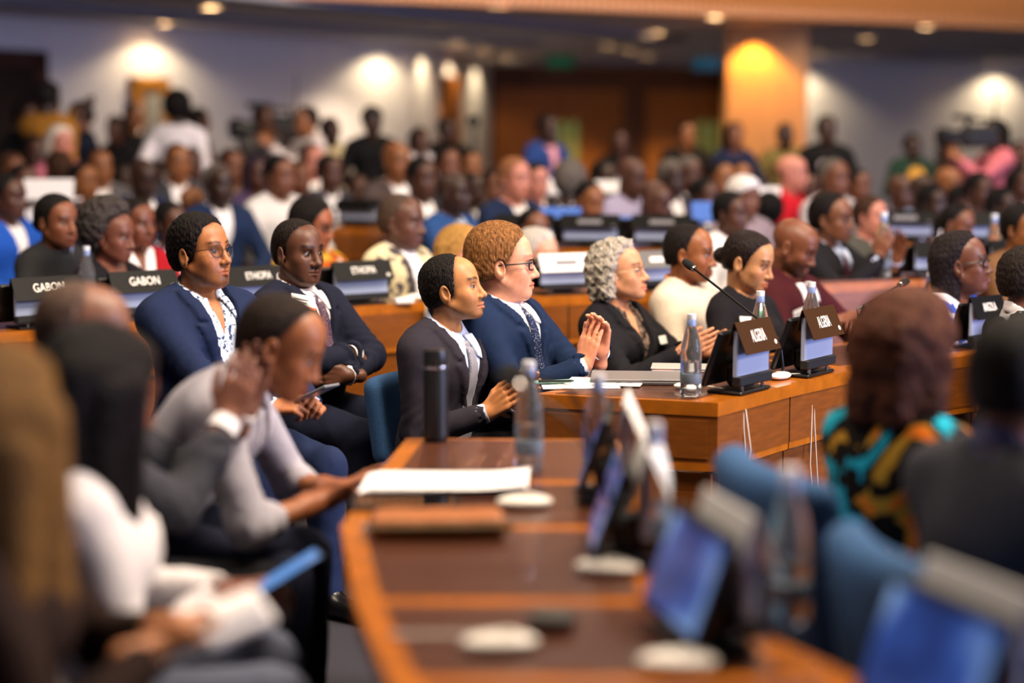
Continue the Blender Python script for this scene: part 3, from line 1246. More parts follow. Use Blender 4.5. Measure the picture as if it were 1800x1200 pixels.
def person(label, hx, hy, s, yaw, group=None, floor=0.0, **sp):
    """hx, hy: where the head centre shows in the photograph; s: pixels per metre there; yaw: way the chest faces (degrees, 0 = to the right, -90 = to the camera)"""
    for k in ('hyaw', 'hpitch', 'hroll', 'lean', 'side'):
        if k in sp:
            sp[k] = math.radians(sp[k])
    sp['hyaw'] = sp.get('hyaw', 0.0)
    hip0 = sp.get('hipz', 0.93 if sp.get('stand') else 0.54)
    scale = sp.get('scale', 1.0)
    yr = math.radians(yaw)
    b0 = Body(sp)
    target = at_depth(hx, hy, F_PX / s)
    off = rot_ypr(yr) @ b0.HC * scale
    if sp.get('tpl') is not None:
        scale = min(1.2, max(0.86, (target[2] - floor) / (b0.HC[2] + hip0)))
        off = rot_ypr(yr) @ b0.HC * scale
    rootz = target[2] - off[2] - hip0 * scale        # where the soles end up
    if not sp.get('stand') and sp.get('tpl') is None and abs(rootz - floor) > 1e-4 and not sp.get('keep'):
        # sit a little higher or lower instead of floating
        sp['hipz'] = hip0 + (rootz - floor) / scale
        rootz = floor
    b, meshes = build_meshes(sp)
    root = empty('person', (target[0] - off[0], target[1] - off[1], rootz), yr)
    root.scale = (scale,) * 3
    tag(root, label, 'person', group)
    sk = skin_mat(sp.get('skin', '6b4430'))
    obj('body', meshes['body'], sk, root)
    hc = sp.get('haircol', '120e0c')
    if 'hair' in meshes:
        obj('hair', meshes['hair'], hair_mat(hc, sp.get('hairrough', 0.55)), root)
    cm = sp.get('cm', {})
    for k in ('jacket', 'shirt', 'collar', 'tie', 'top', 'trousers'):
        if k in meshes:
            m = cm.get(k) or cm.get({'collar': 'shirt' if 'shirt' in cm else 'top'}.get(k, k)) or cm.get('jacket') or cm.get('top')
            if isinstance(m, str):
                m = cloth('cloth_' + m, m)
            nm = {'collar': 'shirt_collar', 'top': sp.get('topname', 'top')}.get(k, k)
            obj(nm, meshes[k], m, root)
    M4 = Matrix(np.vstack([np.hstack([b.RH * b.hs, (b.HC + np.array((0, 0, b.hipz)))[:, None]]), [0, 0, 0, 1]]).tolist())
    if sp.get('res', 'lo') != 'lo':
        em = mat('eye_white', 'ffffff', rough=0.12, vcol=True, spec=0.6)
        if sp.get('face', {}).get('eye_open', 1) > 0:
            for y in (-1, 1):
                e = obj('eye', eye_mesh(sp.get('iris', '3a2113')), em, root)
                g = sp.get('gaze', (0, 0))
                e.matrix_local = M4 @ Matrix.Translation((0.0768, y * 0.0322, -0.0035)) @ Matrix.Rotation(math.radians(g[0]), 4, 'Z') @ Matrix.Rotation(math.radians(-g[1]), 4, 'Y')
        if not sp.get('nolegs') and sp.get('shoes'):
            sm = mat('shoe_leather', '0b0a0a', rough=0.3)
            for A in b.feet:
                V, Q = polygonize([('u', rc(A + (-.03, 0, -.045), A + (.03, 0, -.04), .040, .042), .02), ('u', rc(A + (.03, 0, -.05), A + (.19, 0, -.06), .042, .028), .02), ('u', rc(A, A + (0, 0, .05), .045, .045), .02)],
                                  A - (.12, .1, .12), A + (.26, .1, .12), 0.011)
                obj('shoe', mk_mesh('shoe', V + A3((0, 0, b.hipz)), Q), sm, root)
        # shirt cuffs
        if sp.get('cuffs'):
            for (S, E, W, a, sd) in b.arms:
                if a.get('hide') and not a.get('tuck'):
                    continue
                d = (W - E) / np.linalg.norm(W - E)
                z = np.array((0, 0, b.hipz))
                mb = MB().tube([W - d * .03 + z, W - d * .005 + z, W + d * .006 + z, W + d * .006 + z, W - d * .02 + z], [.036, .0355, .035, .031, .030], 18, cap=False)
                mb.build('shirt_cuff', cm['shirt'] if not isinstance(cm.get('shirt'), str) else cloth('cloth_' + cm['shirt'], cm['shirt']), root, True)
    if sp.get('face', {}).get('glasses'):
        glasses_part(root, M4, sp['face'])
    root_info = dict(root=root, b=b, M4=M4, sp=sp)
    return root_info


def surf_point(info, y, z, off=0.0, g=0.017):
    """point on the chest front in person coordinates: torso y, z; pushed out by off"""
    b = info['b']
    ops = b.torso(g, arms=False)
    x = 0.32
    for _ in range(40):
        p = b.T((x, y, z))
        d = float(ev(ops, A3(p)[None])[0])
        if d < 0.0008:
            break
        x -= max(d * 0.7, 0.0004)
    e = 0.006
    p = b.T((x, y, z))
    gr = np.array([float(ev(ops, A3(p + np.eye(3)[i] * e)[None])[0] - ev(ops, A3(p - np.eye(3)[i] * e)[None])[0]) for i in range(3)])
    gr /= np.linalg.norm(gr)
    return p + gr * off + np.array((0, 0, b.hipz)), gr


def badge(info, y, z, size=(0.085, 0.055), color='e8e6e0', border=None, off=0.010, roll=0.0, lines=True, g=0.017):
    p, n = surf_point(info, y, z, off, g)
    up = np.array((0, 0, 1.0)) - n * n[2]
    up /= np.linalg.norm(up)
    rt = np.cross(up, n)
    M3 = Matrix(np.stack([rt, up, n], 1).tolist()) @ Matrix.Rotation(roll, 3, 'Z')
    bd = MB().box((0, 0, 0), (size[0], size[1], 0.003), bevel=0.001).build('name_badge', mat('badge_card', color, rough=0.4), info['root'])
    bd.matrix_local = Matrix.Translation(p) @ M3.to_4x4()
    if border:
        o = MB().box((0, -size[1] * .42, 0.0018), (size[0], size[1] * .16, 0.001)).build('badge_stripe', mat('badge_border_' + border, border, rough=0.4), bd)
    if lines:
        for k, (w, yy) in enumerate(((.6, .12), (.45, -.12))):
            MB().box((-size[0] * .1, size[1] * yy, 0.0018), (size[0] * w, size[1] * .09, 0.0006)).build('print_line', mat('badge_ink', '4a4a55', rough=.6), bd)
    return bd
# ------------------------------------------------------------------ the room
def struct(o, label=None, cat=None):
    tag(o, label, cat, kind='structure')
    return o


M_WALL = mat('wall_paint', 'ded8d6', rough=0.85, noise=0.03, nscale=3)
M_CEIL = mat('ceiling_paint', 'c4c0c8', rough=0.9, noise=0.03, nscale=2)
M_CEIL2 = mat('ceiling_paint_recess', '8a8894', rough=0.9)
M_WOOD = wood('desk_wood', '784214', rough=0.32, scale=(2.0, 2.0, 12))
M_WOODTOP = wood('desk_edge_wood', 'a45c14', rough=0.25, scale=(3, 3, 3), coat=0.4)
M_DOORW = wood('door_wood', 'a86018', rough=0.45, scale=(6, 6, 0.8))
M_DOORD = wood('door_frame_wood', '6a3a12', rough=0.5, scale=(6, 6, 0.8))
M_SLAT = wood('slat_wood', 'c48248', rough=0.5, scale=(3, 3, 1.0))
M_INLAY = mat('desk_leather_inlay', '4a2a1c', rough=0.28, noise=0.12, nscale=90, bump=0.05, bscale=300, coat=0.25)
M_CARPET = mat('carpet', '2c2a33', rough=0.95, noise=0.3, nscale=120, bump=0.4, bscale=400)
M_BLACK = mat('black_plastic', '0a0a0b', rough=0.38)
M_BLACKM = mat('black_matt', '0d0d0f', rough=0.6)
M_WHITE = mat('white_plastic', 'e9e2d8', rough=0.35)
M_CHROME = mat('steel', 'b0b0b2', rough=0.25, metal=1.0)
M_PAPER = mat('white_paper', 'f2eef0', rough=0.7)
M_BLUE = cloth('chair_blue_fabric', '34537a', bump=0.35, bscale=300)

HC = 2.90          # ceiling under the gallery


def ceil_pt(x, y):
    return at_z(x, y, HC)


struct(MB().box((0, 20, -0.05), (26, 50, 0.1)).build('floor', M_CARPET), 'dark carpet of the conference hall floor')

# plan of the walls, left to right, read off the line where wall meets ceiling
wl0 = ceil_pt(-160, 15)[:2]
wl1 = ceil_pt(0, 25)[:2]
wl2 = ceil_pt(722, 76)[:2]
wl3 = ceil_pt(862, 112)[:2]
wb0 = np.array(wl3)
wb1 = ceil_pt(1290, 118)[:2]
wr0 = ceil_pt(1400, 101)[:2]
wr1 = ceil_pt(1800, 114)[:2]
wr2 = wr1 + (wr1 - wr0) * 0.25


def wall_seg(name, p, q, z0, z1, m, t=0.15, label=None):
    p, q = np.array(p), np.array(q)
    d = (q - p) / np.linalg.norm(q - p)
    n = np.array((-d[1], d[0]))          # away from the hall (wall runs left to right, camera in front)
    poly = [p, q, q + n * t, p + n * t]
    return struct(MB().prism(poly, z0, z1).build(name, m), label)


wall_seg('wall_left', wl1 + (wl1 - wl2) * 0.35, wl2, 0, HC, M_WALL, label='pale left wall of the hall with light scallops')
wall_seg('wall_corridor', wl2, wl3, 0, HC, M_WALL, label='pale wall stretch leading to the wooden doors')
wall_seg('wall_back', wb0, wb1, 0, HC, M_DOORD, label='dark wood panelled back wall round the doors')
wall_seg('wall_return', wb1, wr0, 0, HC, M_WALL, label='short wall return behind the wooden column')
wall_seg('wall_right', wr0, wr2, 0, HC, M_WALL, label='pale right wall behind the camera operator')

# gallery front: wooden slats on a beam
g0 = at_z(560, -4, HC)[:2]
g1 = at_z(1800, 48, HC)[:2]
gd = (g1 - g0) / np.linalg.norm(g1 - g0)
gn = np.array((-gd[1], gd[0]))
G0, G1 = g0 - gd * 1.5, g1 + gd * 1.5
beam = struct(MB().prism([G0 + gn * .03, G1 + gn * .03, G1 + gn * .4, G0 + gn * .4], HC, HC + 1.3).build('trim_1', mat('beam_dark', '3a2210', rough=.7)), 'wooden slatted front of the gallery')
glen = np.linalg.norm(G1 - G0)
sw = 0.10
slat_me = MB().box((0, 0, 0.65), (sw * 0.68, 0.06, 1.32), bevel=0.006).mesh('slat')
nsl = int(glen / sw)
ga = math.atan2(gd[1], gd[0])
for i in range(nsl):
    p = G0 + gd * (i + 0.5) * sw
    if -0.15 < (p[0] * F_PX / p[1] + 900) / 1800 < 1.15:
        obj('slat', slat_me, M_SLAT, beam, (p[0], p[1], HC - .01), (0, 0, ga))

# ceiling under the gallery, with a lower border along the walls
cl = struct(MB().prism([G0, G1, (14, 26), (14, 46), (-14, 46), (-14, 12)], HC, HC + 0.1).build('ceiling', M_CEIL), 'low grey ceiling under the gallery with downlights')


def strip(p, q, off0, off1, z0, z1, m, name='ceiling_border'):
    p, q = np.array(p), np.array(q)
    d = (q - p) / np.linalg.norm(q - p)
    n = np.array((d[1], -d[0]))          # towards the hall
    return MB().prism([p + n * off0 - d * .3, p + n * off1 - d * .3, q + n * off1 + d * .3, q + n * off0 + d * .3], z0, z1).build(name, m, cl)


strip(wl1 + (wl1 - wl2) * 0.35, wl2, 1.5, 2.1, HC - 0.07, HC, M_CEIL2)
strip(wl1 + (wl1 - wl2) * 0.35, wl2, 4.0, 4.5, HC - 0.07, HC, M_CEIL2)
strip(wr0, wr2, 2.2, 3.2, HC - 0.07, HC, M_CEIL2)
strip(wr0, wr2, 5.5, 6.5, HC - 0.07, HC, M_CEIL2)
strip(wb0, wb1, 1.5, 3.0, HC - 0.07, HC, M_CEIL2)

# wooden column
cpx = at_z(1345, 40, HC)[:2]
cw = 0.50
cdir = gd
cn = gn
colm = MB()
cc = np.array(cpx) * (1 + 0.95 / cpx[1])
ca = math.atan2(-0.06, 1)
seg = 4
colm.prism([tuple(cc + np.array((math.cos(ca) * sx * cw - math.sin(ca) * sy * cw, math.sin(ca) * sx * cw + math.cos(ca) * sy * cw))) for sx, sy in ((-1, -1), (1, -1), (1, 1), (-1, 1))], 0, HC)
colo = struct(colm.build('column', wood('column_wood', 'b87a35', rough=.38, scale=(4, 4, .7), coat=.3)), 'square wooden column in front of the doors', 'column')

# --- wooden double doors in the back wall
bd_ = (wb1 - wb0) / np.linalg.norm(wb1 - wb0)
bn = np.array((bd_[1], -bd_[0]))
bang = math.atan2(bd_[1], bd_[0])


def on_back(px, inset=0.0):
    r = ray(px, 225)
    # intersect the sight line with the back wall in plan
    A = np.array([[r[0], -bd_[0]], [r[1], -bd_[1]]])
    t, u_ = np.linalg.solve(A, wb0 + bn * inset)
    return u_


M_PUSH = mat('door_glazing_strip', '8f9a5a', rough=0.25, emit='9aa85a', estr=0.22)  # faint glow stands in for light caught by the handle plates


def double_door(n, xa, xb, panels):
    ua, ub = on_back(xa), on_back(xb)
    o = empty('door_%d' % n, (*(wb0 + bd_ * ua + bn * 0.02), 0), bang)
    struct(o)
    W = ub - ua
    H = 2.42
    MB().box((W / 2, -.04, H + .06), (W + .24, .10, .12)).build('door_frame', M_DOORD, o)
    for x in (-.06, W + .06):
        MB().box((x, -.04, H / 2), (.12, .10, H)).build('door_frame', M_DOORW, o)
    for k in range(2):
        x0 = W * k / 2
        leaf = MB().box((x0 + W / 4, -.03, H / 2), (W / 2 - .02, .05, H - .02), bevel=.006).build('door_leaf', M_DOORW, o)
        for zz in (0.32, 0.86, 1.40, 1.94):
            MB().box((x0 + W / 4, -.058, zz), (W / 2 - .25, .012, .46), bevel=.005).build('panel', M_DOORW, leaf)
    for px in panels:
        u0 = on_back(px) - ua
        MB().box((u0, -.075, 1.28), (.16, .03, .95), bevel=.01).build('push_plate', M_PUSH, o)
    return o


double_door(1, 878, 1082, (985, 1006))
double_door(2, 1142, 1272, (1230, 1252))
# door closer bars
for (px, py) in ((915, 127),):
    q_ = wb0 + bd_ * on_back(px) + bn * .07
    p = (q_[0], q_[1], 2.62)
    o = tag(MB().box((0, 0, 0), (.22, .12, .10), bevel=.02).build('door_closer', M_BLACKM, None, loc=tuple(p)), 'small dark sensor box above the wooden doors', 'sensor')


def exit_sign(px, py, d, green, label):
    o = empty('exit_sign', tuple(at_depth(px, py, d)))
    tag(o, label, 'sign', 'hanging exit signs')
    MB().box((0, 0, 0), (.42, .05, .20), bevel=.01).build('sign_box', mat('sign_' + green, green, rough=.4, emit=green, estr=.12), o)
    for x in (-.15, .15):
        MB().tube([(x, 0, .1), (x, 0, .42)], .008, 6).build('hanger', M_CHROME, o)


exit_sign(985, 108, 27, '1d6b40', 'green exit sign hanging before the wooden double doors')
exit_sign(1242, 112, 27, '1d7080', 'teal exit sign hanging beside the wooden column')

# --- left wall: dark door, framed glazed door, narrow corridor door


def wall_frame(p, q):
    d = (np.array(q) - p) / np.linalg.norm(np.array(q) - p)
    return d, np.array((d[1], -d[0])), math.atan2(d[1], d[0])


def on_wall(px, p, q):
    d, n, a = wall_frame(p, q)
    r = ray(px, 225)
    A = np.array([[r[0], -d[0]], [r[1], -d[1]]])
    t, u_ = np.linalg.solve(A, np.array(p))
    return u_


d_, n_, a_ = wall_frame(wl1, wl2)
ua, ub = on_wall(-90, wl1, wl2), on_wall(74, wl1, wl2)


def door_at(n, p, q, xa, xb, ytop, frame_m, leaf_m, glass=False, fw=.09):
    d, nn, a = wall_frame(p, q)
    ua, ub = on_wall(xa, p, q), on_wall(xb, p, q)
    uc = (ua + ub) / 2
    pos = np.array(p) + d * uc
    H = at_depth((xa + xb) / 2, ytop, pos[1])[2]
    o = empty('door_%d' % n, (*(pos + nn * .02), 0), a)
    struct(o)
    W = ub - ua
    for x in (-W / 2 + fw / 2, W / 2 - fw / 2):
        MB().box((x, -.03, H / 2), (fw, .12, H), bevel=.008).build('door_frame', frame_m, o)
    MB().box((0, -.03, H - fw / 2), (W, .12, fw), bevel=.008).build('door_frame', frame_m, o)
    leaf = MB().box((0, -.01, (H - fw) / 2), (W - 2 * fw, .05, H - fw)).build('door_leaf', leaf_m, o)
    if glass:
        MB().box((.05, -.045, H * .62), (W - 2 * fw - .12, .02, H * .58)).build('pane', mat('door_glass', '9c988c', rough=.15), leaf)
    return o


door_at(3, wl1, wl2, -110, 78, 86, mat('dark_door_frame', '3a1c12', rough=.5), mat('dark_door', '1c100c', rough=.5), fw=.2)
door_at(4, wl1, wl2, 226, 290, 136, wood('orange_frame', 'b0762a', scale=(4, 4, .8)), M_DOORW, True, fw=.12)
door_at(5, wl2, wl3, 772, 800, 134, M_DOORW, M_DOORD, fw=.5)

# --- downlights
lamp_ring = MB().lathe([(.085, 0), (.10, -.004), (.10, -.012), (.078, -.014), (.072, 0.004)], 20).mesh('trim_ring', True)
lamp_disc = MB().lathe([(0.0, -.004), (.074, -.004)], 20).mesh('lamp_lens')
M_LAMP = mat('downlight_lens', 'fff0d8', rough=.4, emit='ffe6c0', estr=5.0)
M_RING = mat('downlight_trim', 'a8a29a', rough=.4)
LIGHTS = [(371, 12, 'second-row'), (289, 41, 'x'), (778, 37, ''), (692, 62, ''), (803, 75, ''), (850, 86, ''), (893, 98, ''), (1070, 80, ''), (1106, 88, ''), (1138, 98, ''), (1157, 56, ''), (1523, 67, ''), (1437, 95, ''), (1745, 106, ''), (878, 10, ''), (1257, 29, ''), (1627, 46, '')]
LNAMES = ['over the left wall far from it', 'over the framed glazed door', 'above the pale wall, farther from it', 'beside the bright left wall pool', 'nearest in the row before the narrow corridor door', 'middle in the row before the narrow corridor door', 'last in the row before the narrow corridor door', 'first in the row of three before the doors', 'second in the row of three before the doors', 'third in the row of three before the doors', 'alone above the double doors', 'right of the column, nearer the gallery edge', 'right beside the column', 'above the camera operator in pink', 'at the gallery edge left of the column', 'at the gallery edge just before the column', 'at the gallery edge on the right']
for (x, y, _), nm in zip(LIGHTS, LNAMES):
    p = ceil_pt(x, y)
    o = empty('downlight', (p[0], p[1], HC))
    tag(o, 'round ceiling downlight ' + nm, 'downlight', 'downlights under the gallery')
    k = 1.5
    o.scale = (k, k, 1)
    obj('trim_ring', lamp_ring, M_RING, o)
    obj('lamp_lens', lamp_disc, M_LAMP, o)


def wall_spot(px, py, p, q, off, power, ang=146, blend=0.35, color=(1, .80, .50)):
    """the beam of a downlight close to a wall; px = where its pool shows on the wall"""
    d, nn, a = wall_frame(p, q)
    u_ = on_wall(px, p, q)
    pos = np.array(p) + d * u_ + nn * off
    L = bpy.data.lights.new('downlight_beam', 'SPOT')
    L.energy = power
    L.color = color
    L.spot_size = math.radians(ang)
    L.spot_blend = blend
    L.shadow_soft_size = .05
    o = bpy.data.objects.new('downlight_beam', L)
    COL.objects.link(o)
    o.location = (pos[0], pos[1], HC - .03)
    return o


wall_spot(262, 80, wl1, wl2, .50, 66)
wall_spot(665, 90, wl1, wl2, .52, 78)
wall_spot(742, 100, wl2, wl3, .40, 58)
wall_spot(790, 108, wl2, wl3, .40, 58)
wall_spot(835, 118, wl2, wl3, .40, 58)
wall_spot(1745, 120, wr0, wr1, .60, 105)
wall_spot(1400, 120, wr0, wr1, .60, 95)
# beam on the column
L = bpy.data.lights.new('downlight_beam', 'SPOT')
L.energy, L.color, L.spot_size, L.spot_blend, L.shadow_soft_size = 190, (1, .62, .16), math.radians(104), .5, .05
o = bpy.data.objects.new('downlight_beam', L)
COL.objects.link(o)
cl_pos = cc + np.array((-.22, -cw - .24))
o.location = (cl_pos[0], cl_pos[1], HC - .03)
# general light of the downlights under the gallery
for (x, y) in ((1106, 88), (1523, 67), (692, 62), (371, 12), (1157, 56)):
    p = ceil_pt(x, y)
    L = bpy.data.lights.new('downlight_beam', 'SPOT')
    L.energy, L.color, L.spot_size, L.spot_blend, L.shadow_soft_size = 260, (1, .80, .58), math.radians(120), .6, .06
    o = bpy.data.objects.new('downlight_beam', L)
    COL.objects.link(o)
    o.location = (p[0], p[1], HC - .03)

for px in (1000, 1150):  # extra spots with no fixture, added to brighten the wooden doors
    u0 = on_back(px)
    q = wb0 + bd_ * u0 + bn * 1.6
    L = bpy.data.lights.new('downlight_beam', 'SPOT')
    L.energy, L.color, L.spot_size, L.spot_blend, L.shadow_soft_size = 520, (1, .74, .42), math.radians(100), .7, .06
    o = bpy.data.objects.new('downlight_beam', L)
    COL.objects.link(o)
    o.location = (q[0], q[1], HC - .08)
# ------------------------------------------------------------------ desks
DESK_MID = []


def desk_row(label, Lp, Rp, H, group='curved wooden desk rows', end_panels=(True, True), inlay=True):
    """Lp: points of the delegates' edge, Rp: points of the front edge, same count, from near to far"""
    for i in range(len(Lp) - 1):
        DESK_MID.append(((np.array(Lp[i]) + Rp[i]) / 2, (np.array(Lp[i + 1]) + Rp[i + 1]) / 2))
    root = empty('desk', (float(np.mean([p[0] for p in Lp])), float(np.mean([p[1] for p in Lp])), 0))
    tag(root, label, 'desk', group)
    o0 = np.array(root.location[:2])
    Lp = [np.array(p) - o0 for p in Lp]
    Rp = [np.array(p) - o0 for p in Rp]
    n = len(Lp)
    th = 0.045
    for i in range(n - 1):
        a, b, c, d = Lp[i], Rp[i], Rp[i + 1], Lp[i + 1]
        top = MB().prism([a, b, c, d], H - th, H).build('desktop', M_WOODTOP, root)
        if inlay:
            q = []
            cen = (a + b + c + d) / 4
            wa = np.linalg.norm(b - a)
            # inlay leaves a wooden border of 5 cm on every side
            e1 = (b - a) / np.linalg.norm(b - a)
            e2 = (c - d) / np.linalg.norm(c - d)
            f1 = (d - a) / np.linalg.norm(d - a)
            f2 = (c - b) / np.linalg.norm(c - b)
            w, v = 0.052, 0.03
            q = [a + e1 * w + f1 * v, b - e1 * .10 + f2 * v, c - e2 * .10 - f2 * v, d + e2 * w - f1 * v]
            MB().prism(q, H - .002, H + .0015).build('inlay', M_INLAY, top)
        # front: upper band and lower panel with a shadow gap between
        f2 = (c - b) / np.linalg.norm(c - b)
        nn = np.array((f2[1], -f2[0]))
        g = 0.004
        bb, cc_ = b + f2 * g, c - f2 * g
        band = MB().prism([bb - nn * .03, bb - nn * .002, cc_ - nn * .002, cc_ - nn * .03], H - .20, H - th).build('front_band', M_WOOD, root)
        MB().prism([bb - nn * .045, bb - nn * .004, cc_ - nn * .004, cc_ - nn * .045], H - .225, H - .200).build('moulding', M_WOODTOP, root)
        MB().prism([bb - nn * .06, bb - nn * .025, cc_ - nn * .025, cc_ - nn * .06], 0.06, H - .235).build('front_panel', M_WOOD, root)
        MB().prism([b - nn * .08, b - nn * .05, c - nn * .05, c - nn * .08], 0.0, 0.06).build('plinth', M_BLACKM, root)
    for k, flag in ((0, end_panels[0]), (n - 1, end_panels[1])):
        if not flag:
            continue
        a, b = Lp[k], Rp[k]
        e = (b - a) / np.linalg.norm(b - a)
        t = np.array((-e[1], e[0])) * (1 if k == 0 else -1)
        a2, b2 = a + e * .01, b - e * .002
        def slab(z0, z1, i0, i1, m, nm, s0=0, s1=0):
            P = [a2 + e * s0 + t * i0, b2 - e * s1 + t * i0, b2 - e * s1 + t * i1, a2 + e * s0 + t * i1]
            if k != 0:
                P = P[::-1]
            return MB().prism(P, z0, z1).build(nm, m, root)
        slab(H - .20, H - th, .003, .03, M_WOOD, 'end_band')
        slab(H - .185, H - .06, .0, .004, M_WOOD, 'end_band_panel', .03, .03)
        slab(H - .225, H - .20, .002, .045, M_WOODTOP, 'moulding')
        slab(.0, H - .235, .022, .05, M_WOOD, 'end_panel')
        slab(.10, H - .30, .018, .024, M_WOOD, 'end_panel_field', .05, .05)
    return root


def P75(x, y, z=0.75):
    return at_z(x, y, z)[:2]


# foreground row
FL = [np.array((0.02, 2.05)), P75(683, 1197), P75(623, 1057), P75(599, 925), P75(652, 846), P75(715, 770)]
FR = [np.array((0.80, 2.15)), np.array((0.56, 2.72)), P75(1225, 1057), P75(1150, 928), P75(1130, 848), P75(1085, 772)]
desk_row('nearest curved wooden desk with brown leather inlays and glossy orange edges', FL, FR, 0.75)
# the row of the two ALGERIA plates
TL = [P75(940, 692), at_z(940, 692, .75)[:2] + np.array((.40, .46)), at_z(940, 692, .75)[:2] + np.array((.80, .92)), at_z(940, 692, .75)[:2] + np.array((1.24, 1.36)), at_z(940, 692, .75)[:2] + np.array((1.9, 1.9))]
TR = [P75(1262, 708), P75(1390, 675), P75(1512, 648), P75(1720, 622), P75(2080, 580)]
desk_row('wooden desk with its square end facing the camera and two ALGERIA plates on it', TL, TR, 0.75)
# row behind (GABON, ETHIOPIA)
HG = 0.82


def PG(x, y, z=HG):
    return at_z(x, y, z)[:2]


GR = [PG(-160, 598), PG(0, 585), PG(200, 569), PG(380, 556), PG(560, 543), PG(748, 530)]


def offset(pts, w):
    out = []
    for i, p in enumerate(pts):
        a, b = pts[max(i - 1, 0)], pts[min(i + 1, len(pts) - 1)]
        d = (b - a) / np.linalg.norm(b - a)
        out.append(p + np.array((-d[1], d[0])) * w)
    return out


desk_row('wooden desk bearing the GABON and ETHIOPIA plates', offset(GR, .55), GR, HG)
GR2 = [PG(800, 528, .84), PG(1000, 520, .84), PG(1230, 511, .84)]
desk_row('wooden desk behind the clapping woman with grey bob', offset(GR2, .5), GR2, .84, end_panels=(False, False))
GR3 = [PG(1440, 500, .86), PG(1620, 492, .86), PG(1830, 486, .86)]
desk_row('wooden desk in front of the clapping man in dark suit', offset(GR3, .5), GR3, .86)
HH = 0.92
HR1 = [PG(330, 398, HH), PG(480, 399, HH), PG(620, 400, HH), PG(760, 404, HH)]
desk_row('far wooden desk behind the man with glasses and goatee', offset(HR1, .5), HR1, HH, end_panels=(False, False))
HR2 = [PG(900, 436, HH), PG(1060, 438, HH), PG(1250, 440, HH)]
desk_row('far wooden desk with dark plates behind the grey curly hair', offset(HR2, .5), HR2, HH, end_panels=(False, False))
HR3 = [PG(1500, 428, HH), PG(1640, 430, HH), PG(1830, 432, HH)]
desk_row('far wooden desk behind the man in mustard shirt', offset(HR3, .5), HR3, HH, end_panels=(False, False))

# ------------------------------------------------------------------ conference units (tablet, silver back panel, name card, microphone)
M_SILVER_LIT = mat('silver_panel', '98a4c2', rough=0.35, metal=0.0)  # blue of the light falling on the panel is mixed into its colour
M_CARD = mat('name_card_brown', '38220f', rough=0.4, spec=.2)
M_CARDK = mat('name_card_black', '0c0b0b', rough=0.45, spec=.15)
M_CARDW = mat('name_card_white', 'e6e4e2', rough=0.6)
M_INK = mat('white_lettering', 'f0ebe2', rough=0.6)
M_INKD = mat('grey_lettering', '77747a', rough=0.6)
M_SCREEN = mat('lit_screen', '10204a', rough=0.15, emit='2c4a9a', estr=0.9,
               pattern=None)
def screen_material():
    m = M_SCREEN
    nt = m.node_tree
    N, L = nt.nodes, nt.links
    b = N['Principled BSDF']
    tc = N.new('ShaderNodeTexCoord')
    n = N.new('ShaderNodeTexNoise')
    n.inputs['Scale'].default_value = 7.0
    n.inputs['Detail'].default_value = 1.0
    L.new(tc.outputs['Object'], n.inputs['Vector'])
    r = N.new('ShaderNodeValToRGB')
    e = r.color_ramp.elements
    e[0].position, e[0].color = .38, lin('24356e') + (1,)
    e[1].position, e[1].color = .72, lin('8fb0dd') + (1,)
    x = e.new(.55)
    x.color = lin('33509a') + (1,)
    L.new(n.outputs['Fac'], r.inputs['Fac'])
    L.new(r.outputs['Color'], b.inputs['Emission Color'])
    b.inputs['Emission Strength'].default_value = 0.75


screen_material()
RX = lambda a: Matrix.Rotation(a, 3, 'X')

u_base = MB().box((0, -.01, .006), (.21, .13, .012), bevel=.004).mesh('base_plate')
u_pin = MB().lathe([(.006, .012), (.006, .032)], 10).mesh('pin')
u_bar = MB().box((0, .040, .047), (.225, .034, .034), bevel=.004).mesh('bracket')
u_panel = MB().box((0, .034, .130), (.222, .020, .166), bevel=.004).mesh('back_panel')
_tt = math.radians(-20)
u_tab = MB().box((0, -.036, .118), (.295, .020, .195), RX(_tt), bevel=.006).mesh('tablet')
_n = RX(_tt) @ Vector((0, -1, 0))
_c = Vector((0, -.036, .118)) + _n * .0105
u_scr = MB().box(tuple(_c), (.262, .002, .160), RX(_tt)).mesh('screen')
u_knob = MB().tube([(-.10, -.01, .06), (-.135, -.01, .10), (-.14, -.005, .135)], [.013, .017, .012], 8).mesh('hinge_arm')
u_hub = MB().box((0, .0, .055), (.10, .07, .075), bevel=.012).mesh('stand_neck')
card_a = math.radians(24)


def card_mesh():
    w, hgt, t = .245, .112, .002
    mb = MB()
    rz, ry = .240, .036
    R = RX(card_a)
    mb.box(Vector((0, ry, rz)) + R @ Vector((0, 0, -hgt / 2)), (w, t, hgt), R)
    R2 = RX(-math.radians(16))
    mb.box(Vector((0, ry - .003, rz)) + R2 @ Vector((0, 0, -.04)), (w, t, .08), R2)
    return mb.mesh('name_card')


u_card = card_mesh()


def text_obj(body, size, m, parent, loc, R, sx=.62, name='lettering'):
    c = bpy.data.curves.new(name, 'FONT')
    c.body = body
    c.align_x = 'CENTER'
    c.align_y = 'CENTER'
    c.size = size
    c.extrude = .0003
    c.offset = .00015
    c.resolution_u = 3
    o = bpy.data.objects.new(name, c)
    COL.objects.link(o)
    c.materials.append(m)
    bpy.context.view_layer.update()
    me = bpy.data.meshes.new_from_object(o)
    bpy.data.objects.remove(o)
    o = obj(name, me, m, parent)
    o.matrix_local = Matrix.Translation(loc) @ R.to_4x4() @ Matrix.Diagonal((sx, 1, 1, 1))
    return o


u_disc = MB().lathe([(0, 0), (.009, 0)], 16).mesh('emblem')
R_TXT = RX(card_a) @ Matrix(((-1, 0, 0), (0, 0, 1), (0, 1, 0)))      # lettering read from the +Y side
_cn = RX(card_a) @ Vector((0, 1, 0))
_cc = Vector((0, .036, .240)) + RX(card_a) @ Vector((0, 0, -.056)) + _cn * .0016


